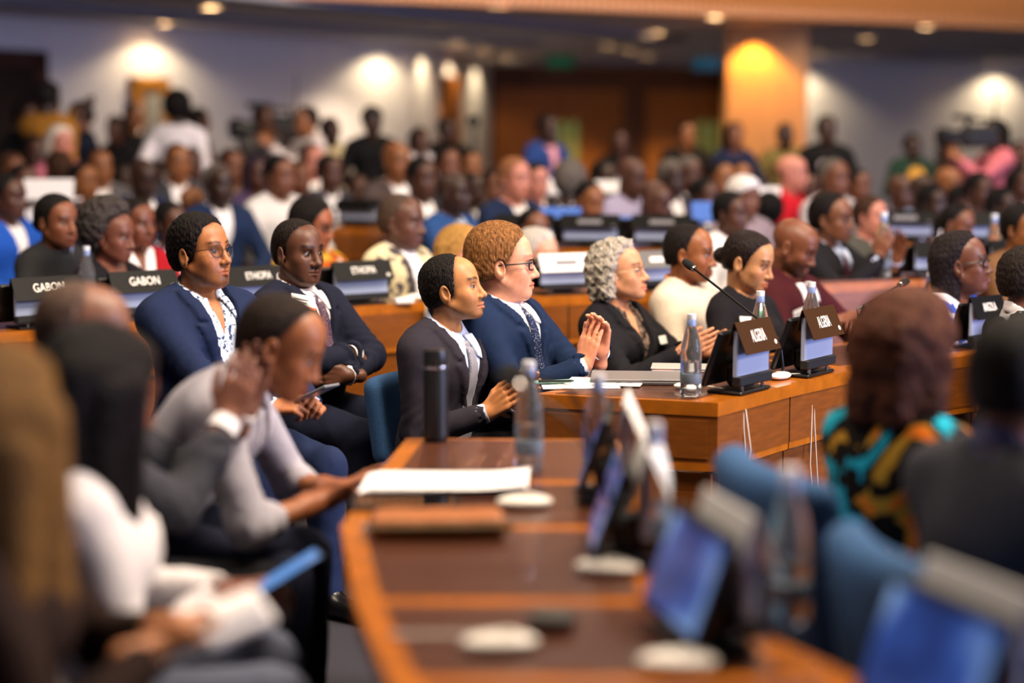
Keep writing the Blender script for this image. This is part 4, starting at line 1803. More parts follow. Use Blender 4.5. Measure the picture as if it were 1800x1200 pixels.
def mic_mesh(bend):
    pts = bend
    return MB().tube(pts, .0045, 8).mesh('gooseneck', True)


def unit(label, pos, z, rz, text=None, card=None, ink=None, mic=None, scale=1.0, bar=False, tsize=.060, tsx=.40, hub=True, group='conference units on the desks'):
    o = empty('conference_unit', (pos[0], pos[1], z + .0015), rz)
    o.scale = scale if hasattr(scale, '__len__') else (scale,) * 3
    tag(o, label, 'conference unit', group)
    obj('base_plate', u_base, M_BLACK, o)
    for x in (-.07, .07):
        obj('pin', u_pin, M_CHROME, o, (x, .04, 0))
    obj('bracket', u_bar, M_BLACKM, o)
    obj('stand_neck', u_hub, M_BLACK, o)
    obj('hinge_arm', u_knob, M_BLACK, o)
    obj('back_panel', u_panel, M_SILVER_LIT, o)
    t = obj('tablet', u_tab, M_BLACK, o)
    obj('screen', u_scr, M_SCREEN, t)
    if card is not None:
        c = obj('name_card', u_card, card, o)
        if text:
            text_obj(text, tsize, ink or M_INK, c, _cc, R_TXT, tsx)
        elif bar:
            MB().box(tuple(_cc), (.10, .0012, .03), RX(card_a)).build('lettering', ink or M_INK, c)
        e = obj('emblem', u_disc, ink or M_INK, c)
        e.matrix_local = Matrix.Translation(_cc + Vector((-.100, 0, 0)) + RX(card_a) @ Vector((0, 0, -.03))) @ R_TXT.to_4x4()
    if mic:
        g = MB().tube(mic, [.0065] + [.0045] * (len(mic) - 1), 8).build('gooseneck', mat('gooseneck_black', '1a191a', rough=.3, metal=.6), o, True)
        a, b = Vector(mic[-2]), Vector(mic[-1])
        d = (b - a).normalized()
        MB().tube([b - d * .004, b + d * .004], [.0125, .0125], 12).build('ring', M_CHROME, g, True)
        MB().tube([b, b + d * .008, b + d * .03, b + d * .048, b + d * .054], [.010, .0145, .0155, .012, .005], 12).build('foam_head', mat('mic_foam', '0c0c0d', rough=.9, bump=.5, bscale=900), g, True)
    return o


def row_angle(p, q):
    d = np.array(q) - np.array(p)
    return math.atan2(d[1], d[0]) + math.pi     # local +Y looks to the front of the row


def place(pL, f):
    return pL


tang = math.atan2(TR[1][1] - TR[0][1], TR[1][0] - TR[0][0])
UY = tang + math.pi * 0      # local X along the row, +Y must point to the front (right of travel)
# local frame: +X against the row direction so that +Y points to the hall front
ROT_T = tang + math.pi
ua1 = at_z(1316, 690, .75)[:2] + np.array((-.02, .03))
ua2 = at_z(1432, 660, .75)[:2] + np.array((-.02, .03))
ua3 = at_z(1560, 628, .75)[:2] + np.array((-.02, .03))
unit('black tablet unit with brown ALGERIA card beside the water bottle at the desk corner', ua1, .75, ROT_T, 'ALGERIA', M_CARD, scale=1.0)
unit('black tablet unit with brown ALGERIA card, farther from the desk corner', ua2, .75, ROT_T, 'ALGERIA', M_CARD,
     mic=[(.13, -.03, .02), (.14, -.04, .13), (.135, -.09, .175), (.12, -.40, .365)])
unit('black tablet unit partly hidden behind the auburn hair', ua3, .75, ROT_T, None, None,
     mic=[(.13, -.03, .02), (.10, -.05, .16), (.09, -.06, .185), (.03, -.02, .215), (-.12, .02, .265)])
ua4 = at_z(1732, 612, .75)[:2] + np.array((-.02, .04))
unit('black tablet unit with dark ANGOLA card before the woman in blue dress', ua4, .75, ROT_T - .25, 'ANGOLA', M_CARDK, scale=.86)

# units of the GABON / ETHIOPIA row
def g_unit(label, px, py, z, rowpts, text, card, **k):
    p = at_z(px, py, z)[:2]
    best = min(range(len(rowpts) - 1), key=lambda i: abs((rowpts[i][0] + rowpts[i + 1][0]) / 2 - p[0]))
    d = rowpts[best + 1] - rowpts[best]
    a = math.atan2(d[1], d[0])
    nrm = np.array((-d[1], d[0])) / np.linalg.norm(d)
    return unit(label, p + nrm * .09, z, a + math.pi, text, card, **k)


g_unit('black GABON unit at the left edge of the picture', 95, 578, HG, GR, 'GABON', M_CARDK, scale=(1.25, 1, .86), tsize=.060, tsx=.52)
g_unit('black GABON unit just behind the man with round glasses', 262, 564, HG, GR, 'GABON', M_CARDK, scale=(1.25, 1, .86), tsize=.060, tsx=.52)
g_unit('black ETHIOPIA unit half hidden by the man with folded arms', 462, 550, HG, GR, 'ETHIOPIA', M_CARDK, scale=(1.25, 1, .84), tsize=.056, tsx=.42)
g_unit('black ETHIOPIA unit standing clear above the wooden desk front', 646, 538, HG, GR, 'ETHIOPIA', M_CARDK, scale=(1.25, 1, .84), tsize=.056, tsx=.42)
g_unit('unit with white card behind the clapping hands', 1000, 519, .84, GR2, None, M_CARDW, ink=M_INKD, bar=True, scale=(1.1, 1, .8))
g_unit('unit with grey card behind the grey curly hair', 1165, 512, .84, GR2, None, mat('name_card_grey', '5a5858', rough=.5), ink=M_INK, bar=True, scale=(1.1, 1, .8))
g_unit('dark unit before the man in mustard shirt', 1655, 490, .86, GR3, None, M_CARDK, bar=False, scale=(1.1, 1, .78))
g_unit('dark unit at the right edge of the picture beside the clapping hands', 1788, 486, .86, GR3, None, M_CARDK, bar=False, scale=(1.1, 1, .78))
for i, (px, py, row, nm) in enumerate(((478, 396, HR1, 'far dark unit above the man with goatee'), (622, 399, HR1, 'far dark unit above the man with folded arms'),
                                      (1035, 437, HR2, 'far dark unit right of the red-haired man'), (1162, 438, HR2, 'far dark unit right of the grey curly hair'),
                                      (1590, 428, HR3, 'far dark unit beside the clapping hands in white cuffs'), (735, 403, HR1, 'far dark unit before the man in blue jacket'),
                                      (920, 436, HR2, 'far dark unit behind the red-haired man'), (1725, 431, HR3, 'far dark unit above the woman in black glasses'))):
    g_unit(nm, px, py, HH, row, None, M_CARDK, bar=i in (2, 3, 4), ink=M_INKD, scale=(1.42, 1, .82))

# foreground units, seen from the delegates' side
unit('blurred tablet unit with blue screen behind the leather pouch', (0.235, 3.52), .75, math.radians(268), None, M_CARDW, scale=1.0,
     mic=[(.12, -.02, .02), (.12, -.05, .2), (.10, -.12, .30), (.08, -.22, .36)])
unit('blurred tablet unit with blue screen at the middle of the near desk', (0.335, 2.93), .75, math.radians(283), None, M_CARDW, scale=1.0)
unit('blurred tablet unit with large blue screen in the lower right corner', (0.630, 2.44), .75, math.radians(291), None, M_CARDW, scale=1.0)
unit('blurred tablet unit at the far end of the near desk', (0.235, 4.12), .75, math.radians(264), None, M_CARDW, scale=1.0,
     mic=[(.12, -.02, .02), (.12, -.05, .2), (.10, -.10, .28), (.08, -.2, .30)])

# ------------------------------------------------------------------ bottles
M_GLASS = mat('bottle_glass', 'f2f6f8', rough=0.02, trans=0.955, ior=1.2, spec=0.6)
M_WATER = mat('water', 'dfeaf0', rough=0.0, trans=1.0, ior=1.33)
M_CAPW = mat('bottle_cap', 'd9dbe2', rough=0.3)
M_CAPB = mat('bottle_neck_sleeve', '6f80ac', rough=0.3)
M_REFRACT = mat('bottle_label', '5a6472', rough=0.5)  # grey ring standing in for the dark band that refraction makes
b_glass = MB().lathe([(.0, .002), (.030, .001), (.035, .006), (.036, .02), (.036, .150), (.0345, .170), (.026, .205), (.0165, .238), (.0140, .262), (.0140, .272)], 26).mesh('glass', True)
b_water = MB().lathe([(.0, .008), (.032, .008), (.033, .02), (.033, .120), (.0, .120)], 24).mesh('water', True)
b_cap = MB().lathe([(.0150, .262), (.0155, .264), (.0155, .281), (.0, .282)], 20).mesh('cap', True)
b_slv = MB().lathe([(.0152, .240), (.0162, .2405), (.0156, .262), (.0148, .263)], 20).mesh('neck_sleeve', True)
b_band = MB().lathe([(.0365, .045), (.0368, .046), (.0368, .078), (.0365, .079)], 26).mesh('bottle_label', True)


def bottle(label, pos, z, scale=1.0, dark_band=True):
    o = empty('water_bottle', (pos[0], pos[1], z + .002))
    o.scale = (scale,) * 3
    tag(o, label, 'bottle', 'glass water bottles on the desks')
    obj('glass', b_glass, M_GLASS, o)
    obj('water', b_water, M_WATER, o)
    obj('cap', b_cap, M_CAPW, o)
    obj('neck_sleeve', b_slv, M_CAPB, o)
    if dark_band:
        obj('bottle_label', b_band, M_REFRACT, o)
    return o


bottle('clear water bottle at the corner of the desk with ALGERIA plates', at_z(1214, 697, .75), .75, .96)
bottle('water bottle showing its neck between the two ALGERIA cards', at_z(1333, 655, .75) + np.array((.02, .12, 0)), .75)
bottle('water bottle showing its neck above the second ALGERIA card', at_z(1432, 630, .75) + np.array((.0, .1, 0)), .75)
bottle('blurred water bottle standing behind the white papers', at_z(930, 828, .75), .75, 1.0)
bottle('blurred water bottle between the two blue screens', at_z(1148, 985, .75), .75, 1.0)
bottle('blurred water bottle before the empty blue chair', at_z(1385, 1100, .75) + np.array((.0, 0, 0)), .75, 1.0)
bottle('blurred water bottle among the far units of the near desk', at_z(1050, 860, .75), .75, 1.0)
bottle('water bottle between the two women on the GABON desk', at_z(155, 545, HG), HG, 1.0)
bottle('water bottle behind the grey jumper sleeve', at_z(126, 520, HG) , HG, .9)
bottle('water bottle beside the white cuffs of the clapping man', at_z(1562, 494, .86) + np.array((0, .15, 0)), .86, 1.2)
bottle('water bottle cap peeping over the auburn hair', at_z(1632, 590, .75), .75, .95)
bottle('water bottle on the far right desk', at_z(1745, 480, .86) + np.array((0, .0, 0)), .86, 1.1)

# ------------------------------------------------------------------ interpretation receivers: white pebble shaped boxes with cords
def receiver(label, pos, z, rz=0.0, cords=None, scale=1.0):
    o = empty('receiver', (pos[0], pos[1], z + .0015), rz)
    o.scale = (scale,) * 3
    tag(o, label, 'receiver', 'white interpretation receivers on the desks')
    V, Q = polygonize([('u', el((0, 0, .012), (.055, .030, .0135)), 0), ('i', pl((0, 0, .0015), (0, 0, -1)), .003)], (-.07, -.045, -.01), (.07, .045, .035), .0035)
    obj('shell', mk_mesh('shell', V, Q), M_WHITE, o)
    MB().lathe([(.012, .0245), (.012, .0265), (.009, .0275), (0, .0275)], 14, (.012, 0, 0)).build('dial', mat('receiver_dial', 'cfc8bc', rough=.4), o, True)
    if cords:
        for c in cords:
            MB().tube(c, .0022, 6).build('cord', mat('white_cord', 'd8cfc2', rough=.5), o, True)
    return o


def hang(dx0, y0, pts):
    return pts


# cords hang over the front edge of the desk; local +Y points to the hall front here
receiver('white receiver between the two ALGERIA units', at_z(1374, 668, .75) + np.array((0, .02, 0)), .75, ROT_T,
         [[(-.05, 0, .012), (-.075, .03, .012), (-.075, .065, .004), (-.072, .085, -.05), (-.070, .088, -.15), (-.060, .09, -.30), (-.085, .09, -.42), (-.075, .10, -.56)],
          [(-.05, .004, .012), (-.082, .03, .012), (-.085, .065, .004), (-.087, .085, -.06), (-.09, .09, -.17), (-.115, .09, -.33), (-.135, .09, -.44), (-.11, .10, -.58)]])
receiver('white receiver at the foot of the clear bottle', at_z(1216, 690, .75) + np.array((0, .07, 0)), .75, .1,
         [[(.05, 0, .012), (.08, -.06, .012), (.13, -.12, .006), (.147, -.155, -.03), (.150, -.16, -.12), (.160, -.16, -.22), (.145, -.16, -.34)],
          [(.05, .004, .012), (.09, -.06, .012), (.14, -.12, .006), (.156, -.155, -.05), (.174, -.16, -.18), (.162, -.16, -.27), (.154, -.16, -.40)]])
receiver('white receiver under the edge of the papers', at_z(922, 893, .75), .75, .1, scale=1.2)
receiver('white receiver before the middle blue screen', at_z(1068, 1010, .75), .75, -.2, scale=1.2)
receiver('white receiver lying alone on the leather inlay', at_z(878, 1144, .75), .75, .1, scale=1.2)
receiver('white receiver at the bottom edge of the picture', at_z(1190, 1178, .75), .75, 0, scale=1.2)
receiver('white receiver by the ETHIOPIA unit', at_z(740, 531, HG) + np.array((-.02, .1, 0)), HG, .3, scale=1.2)
receiver('white receiver on the desk of the clapping man', at_z(1530, 488, .86) + np.array((0, .05, 0)), .86, .2, scale=1.2)

# ------------------------------------------------------------------ things on the near desk
p = at_z(766, 776, .75)
o = empty('thermos_flask', (p[0], p[1], .752))
tag(o, 'tall matt black thermos flask at the far end of the near desk', 'flask')
MB().lathe([(0, 0), (.030, 0), (.033, .004), (.0345, .02), (.0345, .205), (.0335, .215)], 28).build('flask_body', mat('flask_black', '101114', rough=.45), o, True)
MB().lathe([(.0335, .216), (.0345, .219), (.0345, .250), (.032, .258), (0, .260)], 28).build('lid', mat('flask_lid', '1a1a1c', rough=.35), o, True)
MB().lathe([(.0347, .206), (.0353, .208), (.0353, .212), (.0347, .214)], 28).build('steel_ring', M_CHROME, o, True)

p = at_z(775, 858, .75)
o = empty('paper_stack', (p[0], p[1], .762))
tag(o, 'blurred sheaf of white papers lying across the near desk', 'papers')
for k in range(5):
    a = (-.02, .03, .0, .05, -.04)[k]
    V, Q = [], []
    nx = 10
    for i in range(nx + 1):
        for j in range(2):
            x = -.19 + .38 * i / nx
            z = .002 * k + .012 * max(0, (i - 6) / 4.0) ** 2 * (k == 4)
            V.append((x, (-.11, .11)[j], z))
    for i in range(nx):
        Q.append((2 * i, 2 * i + 2, 2 * i + 3, 2 * i + 1))
    obj('sheet', mk_mesh('sheet', np.array(V), np.array(Q), True), M_PAPER, o, (.006 * k, .01 * (k % 2), 0), (0, 0, a))
p = at_z(712, 884, .75)
o = empty('tablet_computer', (p[0], p[1], .7515), .05)
tag(o, 'black tablet computer under the white papers', 'tablet')
MB().box((0, 0, .004), (.25, .17, .008), bevel=.003).build('tablet_case', M_BLACK, o)
MB().box((0, 0, .0083), (.225, .15, .0008)).build('tablet_glass', mat('tablet_glass', '08080a', rough=.05), o)
p = at_z(768, 945, .75)
o = empty('leather_pouch', (p[0], p[1] + .03, .752), .03)
tag(o, 'tan leather zip pouch with brass pull on the near desk', 'pouch')
V, Q = polygonize([('u', bxs((0, 0, .024), (.145, .062, .024), r=.02), 0), ('d', lambda P: .002 * nz(P, 60, .3), 0)], (-.17, -.09, -.01), (.17, .09, .07), .006)
obj('pouch_body', mk_mesh('pouch', V, Q), mat('tan_leather', '9a5a2c', rough=.4, noise=.15, nscale=40, bump=.2, bscale=300), o)
MB().tube([(-.142, -.058, .026), (-.08, -.066, .027), (.08, -.066, .027), (.142, -.058, .026)], .006, 8).build('zip', mat('zip_olive', '4c4426', rough=.5), o, True)
MB().lathe([(.0, -.010), (.010, -.006), (.012, 0), (.010, .006), (0, .010)], 12, (.150, -.062, .026)).build('zip_pull', mat('brass', 'b08a3e', rough=.25, metal=1), o, True)
MB().lathe([(.0, -.010), (.010, -.006), (.012, 0), (.010, .006), (0, .010)], 12, (-.150, -.062, .026)).build('zip_stop', M_CHROME, o, True)
p = at_z(970, 1105, .75)
o = empty('round_tin', (p[0], p[1], .752))
tag(o, 'small round tin with dark red rim on the leather inlay', 'tin')
MB().lathe([(0, 0), (.040, 0), (.042, .003), (.042, .014)], 24).build('tin_body', mat('dark_red_tin', '4a0d12', rough=.35), o, True)
MB().lathe([(.043, .014), (.043, .024), (.040, .027), (0, .027)], 24).build('tin_lid', mat('grey_tin', '4c4a46', rough=.35, metal=.4), o, True)
p = at_z(775, 1118, .75)
o = empty('ruler', (p[0], p[1], .7525), .02)  # reflection on the glossy inlay, modelled as a thin pale strip
tag(o, 'long thin translucent ruler lying on the leather inlay', 'ruler')
MB().box((0, 0, .0015), (.17, .03, .003), bevel=.0008).build('ruler_body', mat('clear_acrylic', 'c8b8b0', rough=.15, trans=.6, ior=1.3), o)
MB().box((0, .011, .0033), (.16, .003, .0004)).build('scale_print', mat('ruler_ink', '70625a', rough=.5), o)

# ------------------------------------------------------------------ things on the ALGERIA desk
def flat_thing(name, label, cat, px, py, z, rz, parts):
    p = at_z(px, py, z)
    o = empty(name, (p[0], p[1], z + .0015), rz)
    tag(o, label, cat)
    for (nm, c, s, m) in parts:
        MB().box(c, s, bevel=min(s) * .25).build(nm, m, o)
    return o


flat_thing('laptop', 'closed grey laptop on the ALGERIA desk', 'laptop', 1118, 670, .75, tang - math.pi / 2 + .55,
           [('laptop_base', (0, 0, .0075), (.31, .22, .013), mat('laptop_grey', '6e6c6e', rough=.4, metal=.5)), ('laptop_lid', (0, 0, .0175), (.31, .22, .006), mat('laptop_lid', '8a888a', rough=.35, metal=.5)),
            ('port', (-.06, -.1105, .008), (.014, .002, .005), M_BLACK), ('port', (-.02, -.1105, .008), (.014, .002, .005), M_BLACK)])
flat_thing('closed_notebook', 'thin silver notebook lying beyond the laptop', 'notebook', 1195, 650, .75, tang - math.pi / 2 + .5,
           [('notebook_pages', (0, 0, .006), (.20, .15, .010), M_PAPER), ('notebook_cover', (0, 0, .012), (.205, .155, .002), mat('silver_cover', 'b8b4b0', rough=.4, metal=.3))])
p0 = at_z(1020, 683, .75)
for k, (dx, dy, a, m, nm, lb) in enumerate(((0, 0, .05, M_PAPER, 'paper_sheet', 'white sheet of paper at the near end of the ALGERIA desk'), (.09, .05, -.2, M_PAPER, 'paper_sheet', 'white sheet of paper lying askew before the laptop'),
                                            (-.06, .04, .3, mat('mint_paper', '9fd6c6', rough=.6), 'paper_sheet', 'mint green leaflet among the white papers'))):
    o = MB().box((0, 0, 0), (.26, .17, .003) if k < 2 else (.20, .06, .003)).build(nm, m, None, loc=(p0[0] + dx, p0[1] + .06 + dy, .7545 + .0035 * k), rot=(0, 0, a))
    tag(o, lb, 'paper')
o = empty('pen', (p0[0] - .08, p0[1] + .05, .769), .1)
tag(o, 'dark pen lying on the papers of the ALGERIA desk', 'pen')
MB().tube([(-.06, 0, 0), (.05, 0, 0), (.062, 0, 0)], [.0045, .0045, .0015], 8).build('barrel', M_BLACKM, o)
MB().tube([(-.058, .005, .003), (-.02, .005, .003)], .0012, 6).build('clip', M_CHROME, o)
# things on the GABON desk
flat_thing('paper_block', 'open white document behind the man with glasses', 'papers', 425, 527, HG, .5, [('sheet', (0, .1, .002), (.30, .22, .004), M_PAPER), ('sheet', (.01, .11, .006), (.29, .21, .003), M_PAPER)])
flat_thing('small_card', 'small white card on the desk by the ETHIOPIA unit', 'card', 715, 534, HG, .4, [('card', (0, .04, .012), (.09, .05, .022), M_PAPER), ('card_edge', (0, .04, .0005), (.092, .052, .001), M_WHITE)])


# ------------------------------------------------------------------ chairs
def chair(label, pos, rz, z=0.0, back_h=.88, w=.50):
    """seat faces local +X"""
    o = empty('conference_chair', (pos[0], pos[1], z), rz)
    tag(o, label, 'chair', 'blue upholstered chairs')
    V, Q = polygonize([('u', bxs((0.02, 0, .43), (.25, w / 2, .055), r=.05), 0)], (-.3, -.33, .33), (.34, .33, .55), .018)
    obj('seat', mk_mesh('seat', V, Q), M_BLUE, o)
    Rb = rot_ypr(0, math.radians(10), 0)

    def bf(P):
        q = P.copy()
        q[:, 0] = q[:, 0] - 0.9 * q[:, 1] ** 2
        return bxs((-.27, 0, (.42 + back_h) / 2 + .02), (.048, w / 2, (back_h - .40) / 2), Rb, .045)(q)
    V, Q = polygonize(None, (-.5, -.34, .3), (.05, .34, 1.05), .014, bf)
    bk = obj('backrest', mk_mesh('backrest', V, Q), M_BLUE, o)
    seam = []
    for k in range(9):
        t = k / 8
        seam.append(Rb @ np.array((-.27 + .02, w / 2 - .03, .40 + (back_h - .44) * t)) + np.array((.9 * (w / 2 - .03) ** 2 + .055, 0, 0)))
    for (x, y) in ((.22, .2), (.22, -.2), (-.22, .2), (-.22, -.2)):
        MB().tube([(x, y, .40), (x * 1.08, y * 1.08, 0)], [.018, .014], 8).build('leg', mat('chair_leg_brass', '6b4e28', rough=.35, metal=.7), o, True)
    return o


chair('blue upholstered chair under the man in charcoal suit', (-.16, 6.17), math.radians(-38), back_h=.72)
pc = at_z(1330, 812, .90)
chair('empty blue chair in front of the wooden desk front', (.80, 3.71), math.radians(15), back_h=.90)
pc = at_z(1465, 958, .90)
chair('blue chair under the man in grey jacket', (.91, 2.95), math.radians(15), back_h=.90)
pc = at_depth(728, 470, 8.95)
chair('blue chair back behind the ETHIOPIA unit', (pc[0] + .2, pc[1]), math.radians(-60), z=pc[2] - .9)
pc = at_depth(1100, 395, 11.6)
chair('bright blue chair back between the far dark units', (pc[0], pc[1] + .2), math.radians(-80))
# ------------------------------------------------------------------ the people one can make out
def A(w, f, n, curl=.3, pole=(-.2, 0, -1), **k):
    return dict(w=w, f=f, n=n, curl=curl, pole=pole, **k)


PAT_TIE_DOTS = cloth('tie_navy_dots', '1c2748', pattern=ramp_pattern('voronoi', 150, [(0, 'c8d0e0'), (.22, '1c2748')]), rough=.5)
PAT_TIE_GREY = cloth('tie_grey_weave', '8e8c96', pattern=ramp_pattern('checker', 260, [(0, '6a6874'), (.5, 'a5a3ad')]), rough=.5)
PAT_TIE_PLUM = cloth('tie_plum', '4c3c50', pattern=ramp_pattern('voronoi', 120, [(0, '8a6a58'), (.3, '4a3a52')]), rough=.5)
PAT_FLORAL = cloth('shirt_floral', 'cfd6e2', pattern=ramp_pattern('noise', 70, [(0, '39486a'), (.42, 'cdd5e2'), (.62, '8fa3c4')], detail=3))
PAT_LEO = cloth('blouse_leopard', '8a7060', pattern=ramp_pattern('voronoi', 75, [(0, '201a18'), (.28, '8a7466'), (.5, '2a2220')]))
PAT_BLUEDRESS = cloth('dress_blue_print', '1d4fa8', pattern=ramp_pattern('noise', 9, [(0, '1c4aa8'), (.47, 'd8cfd4'), (.60, '1f52b4'), (.66, 'c9a23a')], detail=2.5, distort=.6))
PAT_ORANGE = cloth('dress_turquoise_print', '12201f', pattern=ramp_pattern('noise', 7.5, [(0, '1a9cb4'), (.46, '0f0c0a'), (.54, '1c140c'), (.575, 'b8892a'), (.61, 'e0701c')], detail=2.0, distort=.8))
PAT_ROBE = cloth('robe_print', 'b0a088', pattern=ramp_pattern('noise', 9, [(0, '4a4448'), (.46, 'd6c8a2'), (.58, '5c565a'), (.66, 'cabc98')], detail=2))
PAT_SLEEVE = cloth('sleeve_print', '3a6a60', pattern=ramp_pattern('noise', 14, [(0, '1f4fc0'), (.45, '3f6a5c'), (.55, '8a7a4a'), (.62, '6aa0b0')], detail=3))
PAT_KNIT = cloth('dark_knit', '2a2a2c', bump=.8, bscale=160, noise=.35, nscale=170)
PAT_CREAM = cloth('cream_cotton', 'c9b9a6', bump=.2)
PAT_RIB = cloth('white_knit', 'dcd6d8', bump=.5, bscale=220)

NAVY = cloth('suit_navy', '1a2440', bump=.2)
NAVY2 = cloth('suit_blue', '152440', bump=.2)
CHAR = cloth('suit_charcoal', '2b2730', bump=.2)
DARKNAVY = cloth('suit_dark_navy', '1a1d2e', bump=.2)
BLACKJ = cloth('jacket_black', '17161a', bump=.2)
GREYJ = cloth('jacket_grey', '37373d', bump=.25)
WHITE_S = cloth('shirt_white', 'ece8ea', bump=.1)
BLUE_S = cloth('shirt_pale_blue', 'c4d0ec', bump=.1)
TROU = cloth('trousers_navy', '1b2338', bump=.2)
TROUB = cloth('trousers_black', '121216', bump=.2)
MAROON = cloth('sweater_maroon', '3c1218', bump=.4, bscale=260)

S1 = person('man in charcoal suit and grey tie clapping at the near end of the desk', 795, 506, 500, -33, res='hi', hyaw=22, hpitch=9, lean=7, skin='b57c4e', hs=.98,
            hair=dict(style='short', ax=.034, az=.085, slope=5, temple=.0, t=.007, amp=.0012, fr=260, recede=.006, side=-.035, nape=-.095), haircol='15100e',
            face=dict(beard=('stubble', .9), brow=.14, browt=1.1, lips=1.0), tie=True, cuffs=True, outfit='suit', vee_w=.078, shoes=True, iris='2c1a10', gaze=(-6, 6),
            arms=[A((.27, -.065, .20), (.78, .14, .60), (-.05, .95, -.1), .16, (-.7, -.4, -.6)), A((.315, .055, .225), (.72, -.10, .62), (0, -1, .1), .20, (-.5, .5, -.7))],
            cm=dict(jacket=CHAR, shirt=BLUE_S, tie=PAT_TIE_GREY, trousers=TROUB))
S2 = person('red-haired man in blue suit with black glasses and hands pressed together', 884, 462, 480, -30, res='hi', hyaw=30, hpitch=0, lean=-6, hs=1.09, skin='d89878', fat=.02, sw=.19,
            hair=dict(style='swept', ax=.060, az=.080, slope=1.35, temple=.010, t=.014, top=.020, amp=.0011, fr=210, back=.014, side=-.030, nape=-.080), haircol='7c522c',
            face=dict(brow=.7, lips=.75, cheek=.003, glasses=dict(color='0c0c0e', w=.027, h=.017, sq=.45, t=.0024, label='black rectangular glasses')), tie=True, cuffs=True, vee_w=.085, iris='5a7088',
            arms=[A((.315, -.035, .27), (.22, .10, .97), (.1, 1, 0), .10, (-.4, -.6, -.8), thumb=.2), A((.345, .035, .315), (.10, -.18, .98), (0, -1, 0), .42, (-.3, .6, -.8), thumb=.4)],
            cm=dict(jacket=NAVY2, shirt=WHITE_S, tie=PAT_TIE_DOTS, trousers=TROU))
S3 = person('woman with grey curly hair in black jacket clapping behind the bottle', 1088, 478, 430, -38, res='hi', fem=True, hyaw=20, hpitch=9, lean=-2, skin='c28a66', hs=1.0,
            hair=dict(style='curly', t=.024, top=.026, amp=.0065, fr=115, len=.075, w=.088, th=.036, ax=.066, az=.080, slope=1.5, temple=.030, taper=.01, open=.012), haircol='a39a8e',
            face=dict(brow=.45, lips=.85, lipcol=(1.0, .62, .60), glasses=dict(color='a89a84', w=.027, h=.021, sq=.9, t=.0008, metal=.8, label='thin rimless glasses')), iris='4c5a52',
            outfit='suit', collar=True, collar_open=.8, open_neck=.30, vee_z=.20, vee_w=.075, lapel=.06,
            arms=[A((.36, -.075, .33), (.80, .20, .44), (-.2, .95, .1), .14, (-.3, -.7, -.8)), A((.40, .05, .32), (.88, -.12, .34), (-.1, -.75, .7), .10, (-.2, .7, -.8), spread=.5)],
            cm=dict(jacket=BLACKJ, shirt=PAT_LEO, trousers=TROUB))
badge(S1, .055, .20, (.05, .035), off=.012, lines=False, roll=-.3)
badge(S3, .085, .34, (.06, .035), off=.012, lines=False)
S4 = person('young woman in black top with hair in a low bun looking down', 1316, 458, 432, -42, res='hi', fem=True, hyaw=12, hpitch=-14, lean=4, skin='b07e58', hs=.98,
            hair=dict(style='bun', t=.006, amp=.0008, fr=200, ax=.066, az=.080, slope=1.45, temple=.012, side=-.030, nape=-.08, bun=(-.122, -.012, .036)), haircol='1d1512', hairrough=.4,
            face=dict(brow=.2, lips=1.0, lipcol=(1.0, .62, .58), eye_open=.0022, jaw=.92, nose=.92), outfit='sweater', neck_r=.056, thick=.010,
            arms='lap', cm=dict(top=cloth('top_black', '18161a'), trousers=TROUB))
badge(S4, -.11, .385, (.095, .062), border='2f8a5c', off=.012, roll=-.1)
S5 = person('bearded man with shaved head in maroon jumper looking down', 1396, 432, 392, -40, res='hi', hyaw=16, hpitch=-24, lean=6, skin='6b3f2a', hs=1.0,
            face=dict(beard=('full', .16), brow=.3, eye_open=.0022, lips=1.1), outfit='shirt', collar_open=.2, thick=.014, fat=.01,
            arms=[A((.30, -.02, .30), (.75, .55, .25), (-.3, .2, -.9), .7, (-.2, -.9, -.5)), A((.33, .10, .28), (.5, -.8, .2), (-.3, .2, -.9), .6, (-.2, .9, -.5))],
            cm=dict(top=MAROON, shirt=WHITE_S, trousers=TROUB, collar=WHITE_S))
badge(S5, -.11, .345, (.07, .055), border='2f8a5c', off=.014, roll=.3)
S6 = person('man with goatee in cream tunic with orange trim', 1212, 444, 405, -35, res='hi', hyaw=16, hpitch=-4, lean=0, skin='85502f', hs=1.02,
            hair=dict(style='short', ax=.030, az=.090, slope=2.0, temple=.004, t=.004, amp=.0008, fr=300, nape=-.10), haircol='17110e',
            face=dict(beard=('goatee', .3), brow=.25, lips=1.1), outfit='sweater', neck_r=.062, thick=.014, fat=.01, arms='lap', cm=dict(top=PAT_CREAM, trousers=PAT_CREAM))
V_ = MB()
rr = S6['b']
pts = []
for k in range(20):
    a = 2 * math.pi * k / 20
    q = rr.T((-.012 + .074 * math.cos(a), .074 * math.sin(a), .487 - .035 * math.cos(a)))
    pts.append(q + np.array((0, 0, rr.hipz)))
MB().tube(pts, .009, 8, closed=True).build('neck_trim', cloth('orange_trim', 'd08020'), S6['root'], True)
S7 = person('woman in blue and white print dress with black glasses and long braids', 1690, 462, 425, -42, res='hi', fem=True, hyaw=24, hpitch=6, lean=2, skin='5e382a', hs=1.02, fat=.015,
            hair=dict(style='long', t=.014, top=.016, amp=.0018, fr=240, len=.24, w=.060, th=.030, ax=.052, az=.086, slope=1.3, temple=.024, open=.0), haircol='191112', hairrough=.45,
            face=dict(brow=.3, lips=1.15, lipcol=(1.0, .62, .62), cheek=.005, nose=1.08, glasses=dict(color='0b0b0c', w=.027, h=.019, sq=.6, t=.0026, label='black framed glasses')),
            outfit='dress', vneck=.32, vneck_w=.085, sleeve=.7, thick=.012, arms='lap', cm=dict(top=PAT_BLUEDRESS, trousers=PAT_BLUEDRESS), topname='dress')
pp, nn_ = surf_point(S7, 0, .40, .004, .0)
